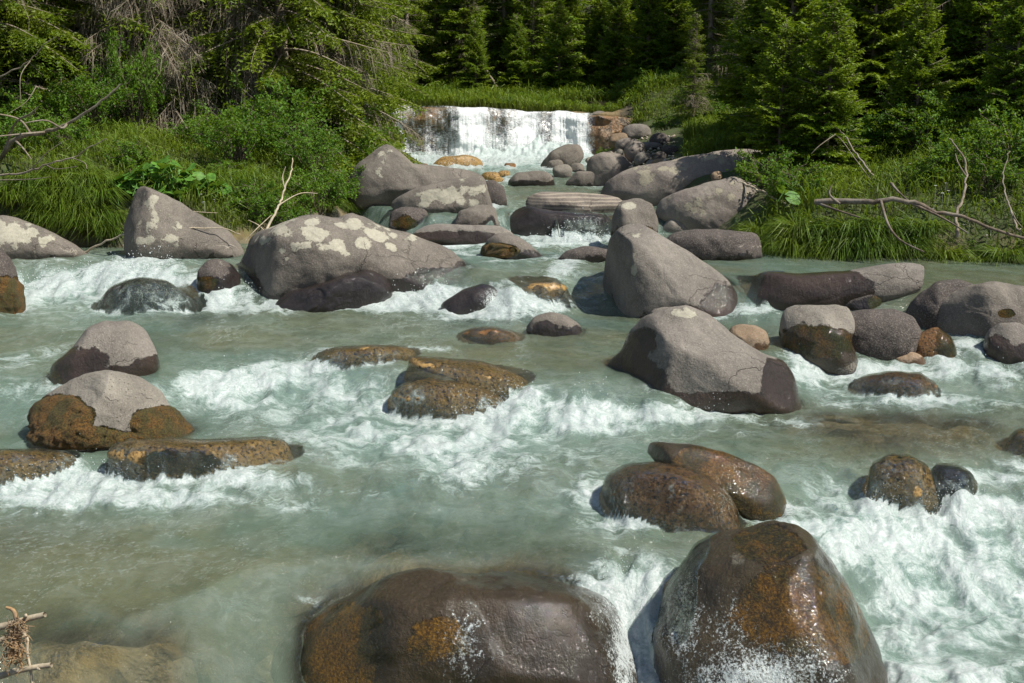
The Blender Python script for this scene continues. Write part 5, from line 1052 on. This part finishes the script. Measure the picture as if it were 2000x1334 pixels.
bush(0, 520, 20.5, 'broadleaf shrub under the half dead spruces', .8)
bush(0, 400, 20.8, 'low broadleaf shrub behind the butterbur', .7)
bush(0, 130, 18.2, 'leafy shrub in the grass at the left', .7)
bush(1, 1560, 16.9, 'shrub on the right bank beside the shaded slab', .9)
bush(1, 1500, 17.8, 'dark shrub over the mottled shaded slab', .9)
bush(0, 1890, 16.6, 'leafy shrub under the fallen branch at right', .8)
bush(0, 1975, 16.6, 'dense leafy shrub at the right edge above the pair of boulders', 1.0)
bush(1, 1930, 15.9, 'low shaded shrub just above the pair of boulders', .8)
bush(1, 1820, 16.5, 'low shrub in shade right of the dry end of the ledge rock', .7)
bush(2, 2040, 18.0, 'tall shrub at the right edge of the bank', 1.0)
bush(1, 1760, 21, 'shrub in the grass in front of the small pointed spruce', .6)
bush(0, 1650, 20.5, 'shrub in front of the tall young spruce', .7)

# butterbur with its big leaves
def big_leaf(seed):
    rs = np.random.RandomState(seed); n = 12; V = [[0, 0, 0]]
    for k in range(n):
        a = -pi+.35+(2*pi-.7)*k/(n-1); r = (1+.25*cos(a))*rs.uniform(.92, 1.08); V.append([r*cos(a), r*sin(a), .10*abs(sin(a))*r-.12*r*r+.03*rs.randn()])
    T = [[0, k, k+1] for k in range(1, n)]
    m = Mesh(); m.add(np.array(V), T=np.array(T), a=.6); v, f = tube(np.array([[0, 0, 0], [-.15, 0, -.9], [-.1, 0, -2.2]]), .06, .07, 4); m.add(v, f, a=.2)
    return m.mesh('leaf', [BURR], smooth=True)
LV = [big_leaf(k) for k in range(4)]
bb = empty('butterbur_clump', tuple(at(330, 395)), 'clump of big heart shaped butterbur leaves behind the triangular rock', 'plant')
rs = np.random.RandomState(5); b0 = np.array(bb.location)
for k in range(150):
    px = rs.uniform(212, 445); hh = max(.05, 1-((px-330)/118)**2)
    g_ = at(px, rs.uniform(378, 402)); r = rs.uniform(.06, .12)
    o = link('leaf', LV[k % 4], parent=bb, loc=g_-b0+np.array([0, 0, .15+rs.uniform(0, .42)*hh])); o.scale = (r, r, r); o.rotation_euler = (rs.uniform(.1, .8), rs.uniform(-.4, .4), rs.uniform(0, 6.28))
for k, (px, py) in enumerate([(1540, 430), (1690, 300)]):
    g_ = at(px, py); r = empty('butterbur_plant', tuple(g_), ['single butterbur with a pale leaf on the right bank edge', 'young butterbur in the grass beneath the pointed spruce'][k], 'plant')
    for q in range(3):
        o = link('leaf', LV[q], parent=r, loc=(rs.uniform(-.12, .12), rs.uniform(-.1, .1), .35+.1*q)); s_ = .13-.02*q; o.scale = (s_,)*3; o.rotation_euler = (.7, .2, q*2.0)

# ------------------------------------------------------------------ grass
def blades(x, y, z, L, seed, lean=.5, width=.006, dirx=None):
    rs = np.random.RandomState(seed); n = len(x); a = rs.uniform(0, 2*pi, n); ln = np.abs(rs.normal(lean, .25, n))
    d = np.stack([np.cos(a), np.sin(a), 0*a], -1)
    if dirx is not None: d = unit(d*.6+dirx)
    b = np.stack([x, y, z], -1); w = np.stack([-d[:, 1], d[:, 0], 0*a], -1); w = unit(w+rs.normal(size=(n, 3))*.5)*(width*rs.uniform(.6, 1.4, n))[:, None]
    upv = np.array([0, 0, 1.0]); L = L[:, None]; l_ = ln[:, None]
    p1 = b + (upv*.55+d*l_*.18)*L; p2 = b + (upv*(.92-.25*l_)+d*l_*.60)*L; p3 = b + (upv*(1.05-.75*l_)+d*l_*1.15)*L
    V = np.stack([b-w, b+w, p1-w, p1+w, p2-w*.7, p2+w*.7, p3], 1).reshape(-1, 3); i = np.arange(n)[:, None]*7
    F = (i[:, None]+np.array([[0, 1, 3, 2], [2, 3, 5, 4]])[None]).reshape(-1, 4); T = i+np.array([[4, 5, 6]])
    tip = np.tile([0, 0, .45, .45, .8, .8, 1.0], n)
    return V, F, T, tip
OCC = np.zeros((700, 400))
for S in SPLAT:
    S = S[(S[:, 1] > 12) & (S[:, 1] < 36)]; S = S[S[:, 2] > ground_z(S[:, 0], S[:, 1])+.03]
    np.maximum.at(OCC, (np.clip(((S[:, 0]+35)*10).astype(int), 0, 699), np.clip((S[:, 1]*10).astype(int), 0, 399)), 1)
OCC = dil(dil(OCC))
NOGO = [(1140, 1335, 240, 350), (1275, 1475, 395, 520), (1180, 1500, 340, 420), (200, 262, 450, 515)]
def blocked(x, y):
    b = OCC[np.clip(((x+35)*10).astype(int), 0, 699), np.clip((y*10).astype(int), 0, 399)] > 0
    b = b & (y < 35)
    u, v, d = project(x, y, ground_z(x, y))
    for x0, x1, y0, y1 in NOGO: b = b | ((u > x0) & (u < x1) & (v > y0) & (v < y1) & (y < 33))
    return b.astype(float)
def lawn(name, n, ya, yb, side, dmax, lab_seed, h=(.12, .34), width=.007, kx=None):
    rs = np.random.RandomState(lab_seed)
    y = rs.uniform(ya, yb, n*3); d = dmax*rs.uniform(0, 1, n*3)**1.2 + .05
    if kx: x = rs.uniform(kx[0], kx[1], n*3)
    else: x = bankL(y)-d if side < 0 else bankR(y)+d
    dens = .12*fbm(x*.8, y*.8, octv=3, seed=5)+rs.uniform(-.5, .5, n*3) - 9*blocked(x, y); k = np.argsort(-dens)[:n]
    x, y = x[k], y[k]; z = ground_z(x, y)-.02
    if side == 0: z = np.where((y < 36.5) & (x < 3.6), np.maximum(z, lip_z(x)), z)
    # nothing grows where a rock stands
    hgt = rs.uniform(h[0], h[1], n)*(1+.9*fbm(x*1.3, y*1.3, octv=2, seed=8))
    V, F, T, tip = blades(x, y, z, np.clip(hgt, .05, 1), lab_seed, width=width)
    tag(link(name, new_mesh(name, V, F, T, [GRASS], dict(tip=tip), smooth=False)), kind='stuff')
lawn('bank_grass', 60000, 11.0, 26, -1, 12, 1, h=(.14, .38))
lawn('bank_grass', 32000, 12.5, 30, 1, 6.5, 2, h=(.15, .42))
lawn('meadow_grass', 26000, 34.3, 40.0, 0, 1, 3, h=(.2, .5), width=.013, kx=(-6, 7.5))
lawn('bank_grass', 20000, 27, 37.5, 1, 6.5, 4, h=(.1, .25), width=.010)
# tussocks hanging over the right bank
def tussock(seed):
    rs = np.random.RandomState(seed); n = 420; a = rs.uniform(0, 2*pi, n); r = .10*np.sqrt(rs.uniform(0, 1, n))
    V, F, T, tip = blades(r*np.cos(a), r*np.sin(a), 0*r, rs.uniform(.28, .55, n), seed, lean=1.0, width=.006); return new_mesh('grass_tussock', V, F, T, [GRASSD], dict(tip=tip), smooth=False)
TUL = ['leftmost sedge tussock beside the dark slab', 'second sedge tussock from the dark slab, at the water', 'third sedge tussock from the dark slab, at the water', 'large sedge tussock hanging over the wet end of the ledge rock', 'largest yellowish sedge tussock above the middle of the ledge rock',
 'sedge tussock above the dry end of the ledge rock', 'small sedge tussock past the dry end of the ledge rock', 'big sedge tussock in the row behind, under the fallen branch', 'sedge tussock in the row behind, left of the fallen branch', 'sedge tussock under the bow of the fallen branch',
 'small sedge tussock right above the dark slab', 'sedge tussock in shade above the left of the paired boulders', 'small sedge tussock in shade above the middle of the paired boulders', 'sedge tussock in shade near the right edge above the boulders', 'sedge tussock behind the white blotched rock on the left bank',
 'bright sedge tussock between the white blotched and triangular rocks', 'small sedge tussock against the left of the triangular rock', 'small sedge tussock above the notch of the lichen boulder', 'little sedge tussock at the right shoulder of the lichen boulder', 'sedge tussock under the thin bare branch at the left', 'sedge tussock half hidden beside the lowest butterbur', 'sedge tussock right of the fallen branch in the grass']
TU = [tussock(k) for k in (1, 2, 3)]
for k, (px, py, sc) in enumerate([(1500, 500, .9), (1545, 508, 1.1), (1590, 512, .9), (1640, 516, 1.2), (1690, 514, 1.25), (1735, 508, 1.1), (1775, 500, .9), (1665, 480, 1.2), (1610, 475, 1.0), (1720, 470, 1.1), (1480, 470, .8), (1840, 520, .9), (1900, 530, .8), (1960, 520, .9),
                                    (130, 445, .9), (175, 455, 1.0), (215, 470, .8), (640, 412, .7), (680, 415, .6), (60, 400, .9), (1560, 470, 1.0), (1800, 470, 1.0)]):
    g_ = at(px, py); o = link('grass_tussock', TU[k % 3], loc=g_-np.array([0, 0, .03])); o.scale = (sc,)*3; o.rotation_euler = (0, 0, rnd.uniform(0, 6))
    tag(o, TUL[k], 'grass tussock', 'sedge tussocks of the banks')
for k, (px, py, sc) in enumerate([(95, 400, .9), (120, 420, 1.0), (150, 395, .9), (160, 428, 1.0), (190, 436, .9), (200, 400, .9), (222, 442, .8), (90, 440, .8), (110, 375, .9), (175, 370, .9), (215, 374, .8), (135, 350, .9), (60, 375, .9), (20, 400, .9)]):
    g_ = at(px, py); o = link('grass_tussock', TU[k % 3], loc=g_-np.array([0, 0, .03])); o.scale = (sc,)*3; o.rotation_euler = (0, 0, rnd.uniform(0, 6))
    tag(o, 'sedge tussock in the dense fringe left of the triangular rock', 'grass tussock', 'sedge fringe left of the triangular rock')
# small white flowers on the right bank
ft = NT("white_petals"); FM = ft.done(ft.bsdf(Base_Color=(.75, .76, .72), Roughness=.6).outputs[0])
m = Mesh()
for k in range(7):
    a = 2*pi*k/7; d = np.array([cos(a), sin(a), .25]); w = np.array([-sin(a), cos(a), 0])*.009
    m.add(np.array([[0, 0, 0], d*.018-w, d*.03, d*.018+w]), np.array([[0, 1, 2, 3]]))
v, f = tube(np.array([[0, 0, 0], [.01, 0, -.1], [0, 0, -.25]]), .002, .002, 3); m.add(v, f)
flm = m.mesh('white_flower', [FM], attrs=False)
for k, (px, py) in enumerate([(1545, 425), (1560, 460), (1580, 455), (1552, 478), (1830, 440), (1825, 385), (1845, 380), (1850, 395), (1838, 400), (1820, 430), (1890, 455), (1880, 462), (1932, 468), (1925, 482), (1915, 505), (1775, 340), (1800, 345), (1990, 470), (395, 400), (400, 415), (380, 350), (420, 410)]):
    g_ = at(px, py+8); o = link('white_flower', flm, loc=g_+np.array([0, 0, .22])); s_ = rnd.uniform(.6, 1.0); o.scale = (s_,)*3
    tag(o, 'small white flower head in the %s bank grass' % ('right' if px > 1000 else 'left'), 'flower', 'white flowers on the %s bank' % ('right' if px > 1000 else 'left'))
# gravel spits
pm = NT("gravel_stones"); ob_ = pm.attr('tip'); PM = pm.done(pm.bsdf(Base_Color=pm.mixc(ob_, (.20, .16, .12), (.52, .46, .36)), Roughness=.8).outputs[0])
ico = np.array([[1, 0, 0], [-1, 0, 0], [0, 1, 0], [0, -1, 0], [0, 0, 1], [0, 0, -1]], float); icf = np.array([[0, 2, 4], [2, 1, 4], [1, 3, 4], [3, 0, 4], [2, 0, 5], [1, 2, 5], [3, 1, 5], [0, 3, 5]])
def gravel(px0, px1, py0, py1, n, seed):
    rs = np.random.RandomState(seed); m = Mesh()
    for k in range(n):
        g_ = at(rs.uniform(px0, px1), rs.uniform(py0, py1)); r = rs.uniform(.015, .05); m.add(ico*r*rs.uniform(.7, 1.3, 3)*[1, 1, .7] + g_ + [0, 0, r*.3+.02], T=icf, a=rs.rand())
    tag(link('gravel', m.mesh('gravel', [PM], smooth=True)), kind='stuff')
gravel(1390, 1480, 503, 518, 260, 1); gravel(205, 250, 455, 500, 220, 2); gravel(1150, 1320, 262, 330, 420, 3)

# ------------------------------------------------------------------ spray thrown up by the rapids
dm_ = NT("water_drops"); dp_ = dm_.bsdf(Base_Color=(.80, .85, .86), Roughness=.08); dp_.inputs["Specular IOR Level"].default_value = 1.0; DM = dm_.done(dp_.outputs[0])
rs = np.random.RandomState(9)
wgt = np.clip(turb-.55, 0, 1)**2*(.05+1.8*speed+1.0*near)*sstep(.25, .6, foam)*(isrock < .5); wgt = (wgt*np.minimum(1, (WY/9)**1.0)*np.gradient(WY, axis=0)).ravel(); wgt /= wgt.sum()
nd = 10000; idx = rs.choice(len(wgt), nd, p=wgt); cx_, cy_ = WX.ravel()[idx], WY.ravel()[idx]; cl_ = rs.choice(len(wgt), 170, p=wgt)
half = nd//2; ci = cl_[rs.randint(0, 170, half)]; sp = rs.normal(size=(half, 3))*[.10, .08, .07]
cx_[:half] = WX.ravel()[ci]+sp[:, 0]; cy_[:half] = WY.ravel()[ci]+sp[:, 1]; cz = np.abs(rs.exponential(.04, nd)); cz[:half] = np.abs(sp[:, 2])*1.6+.02
c = np.stack([cx_, cy_, z.ravel()[idx]+cz], -1); c[:half, 2] = z.ravel()[ci]+cz[:half]
r = rs.uniform(.0018, .0060, nd)*np.clip(cy_/13, .55, 1.5)
V = (c[:, None]+ico[None]*r[:, None, None]*np.array([1, 1, 1.3])).reshape(-1, 3); T = (np.arange(nd)[:, None, None]*6+icf[None]).reshape(-1, 3)
tag(link('water_spray', new_mesh('water_spray', V, None, T, [DM])), kind='stuff')
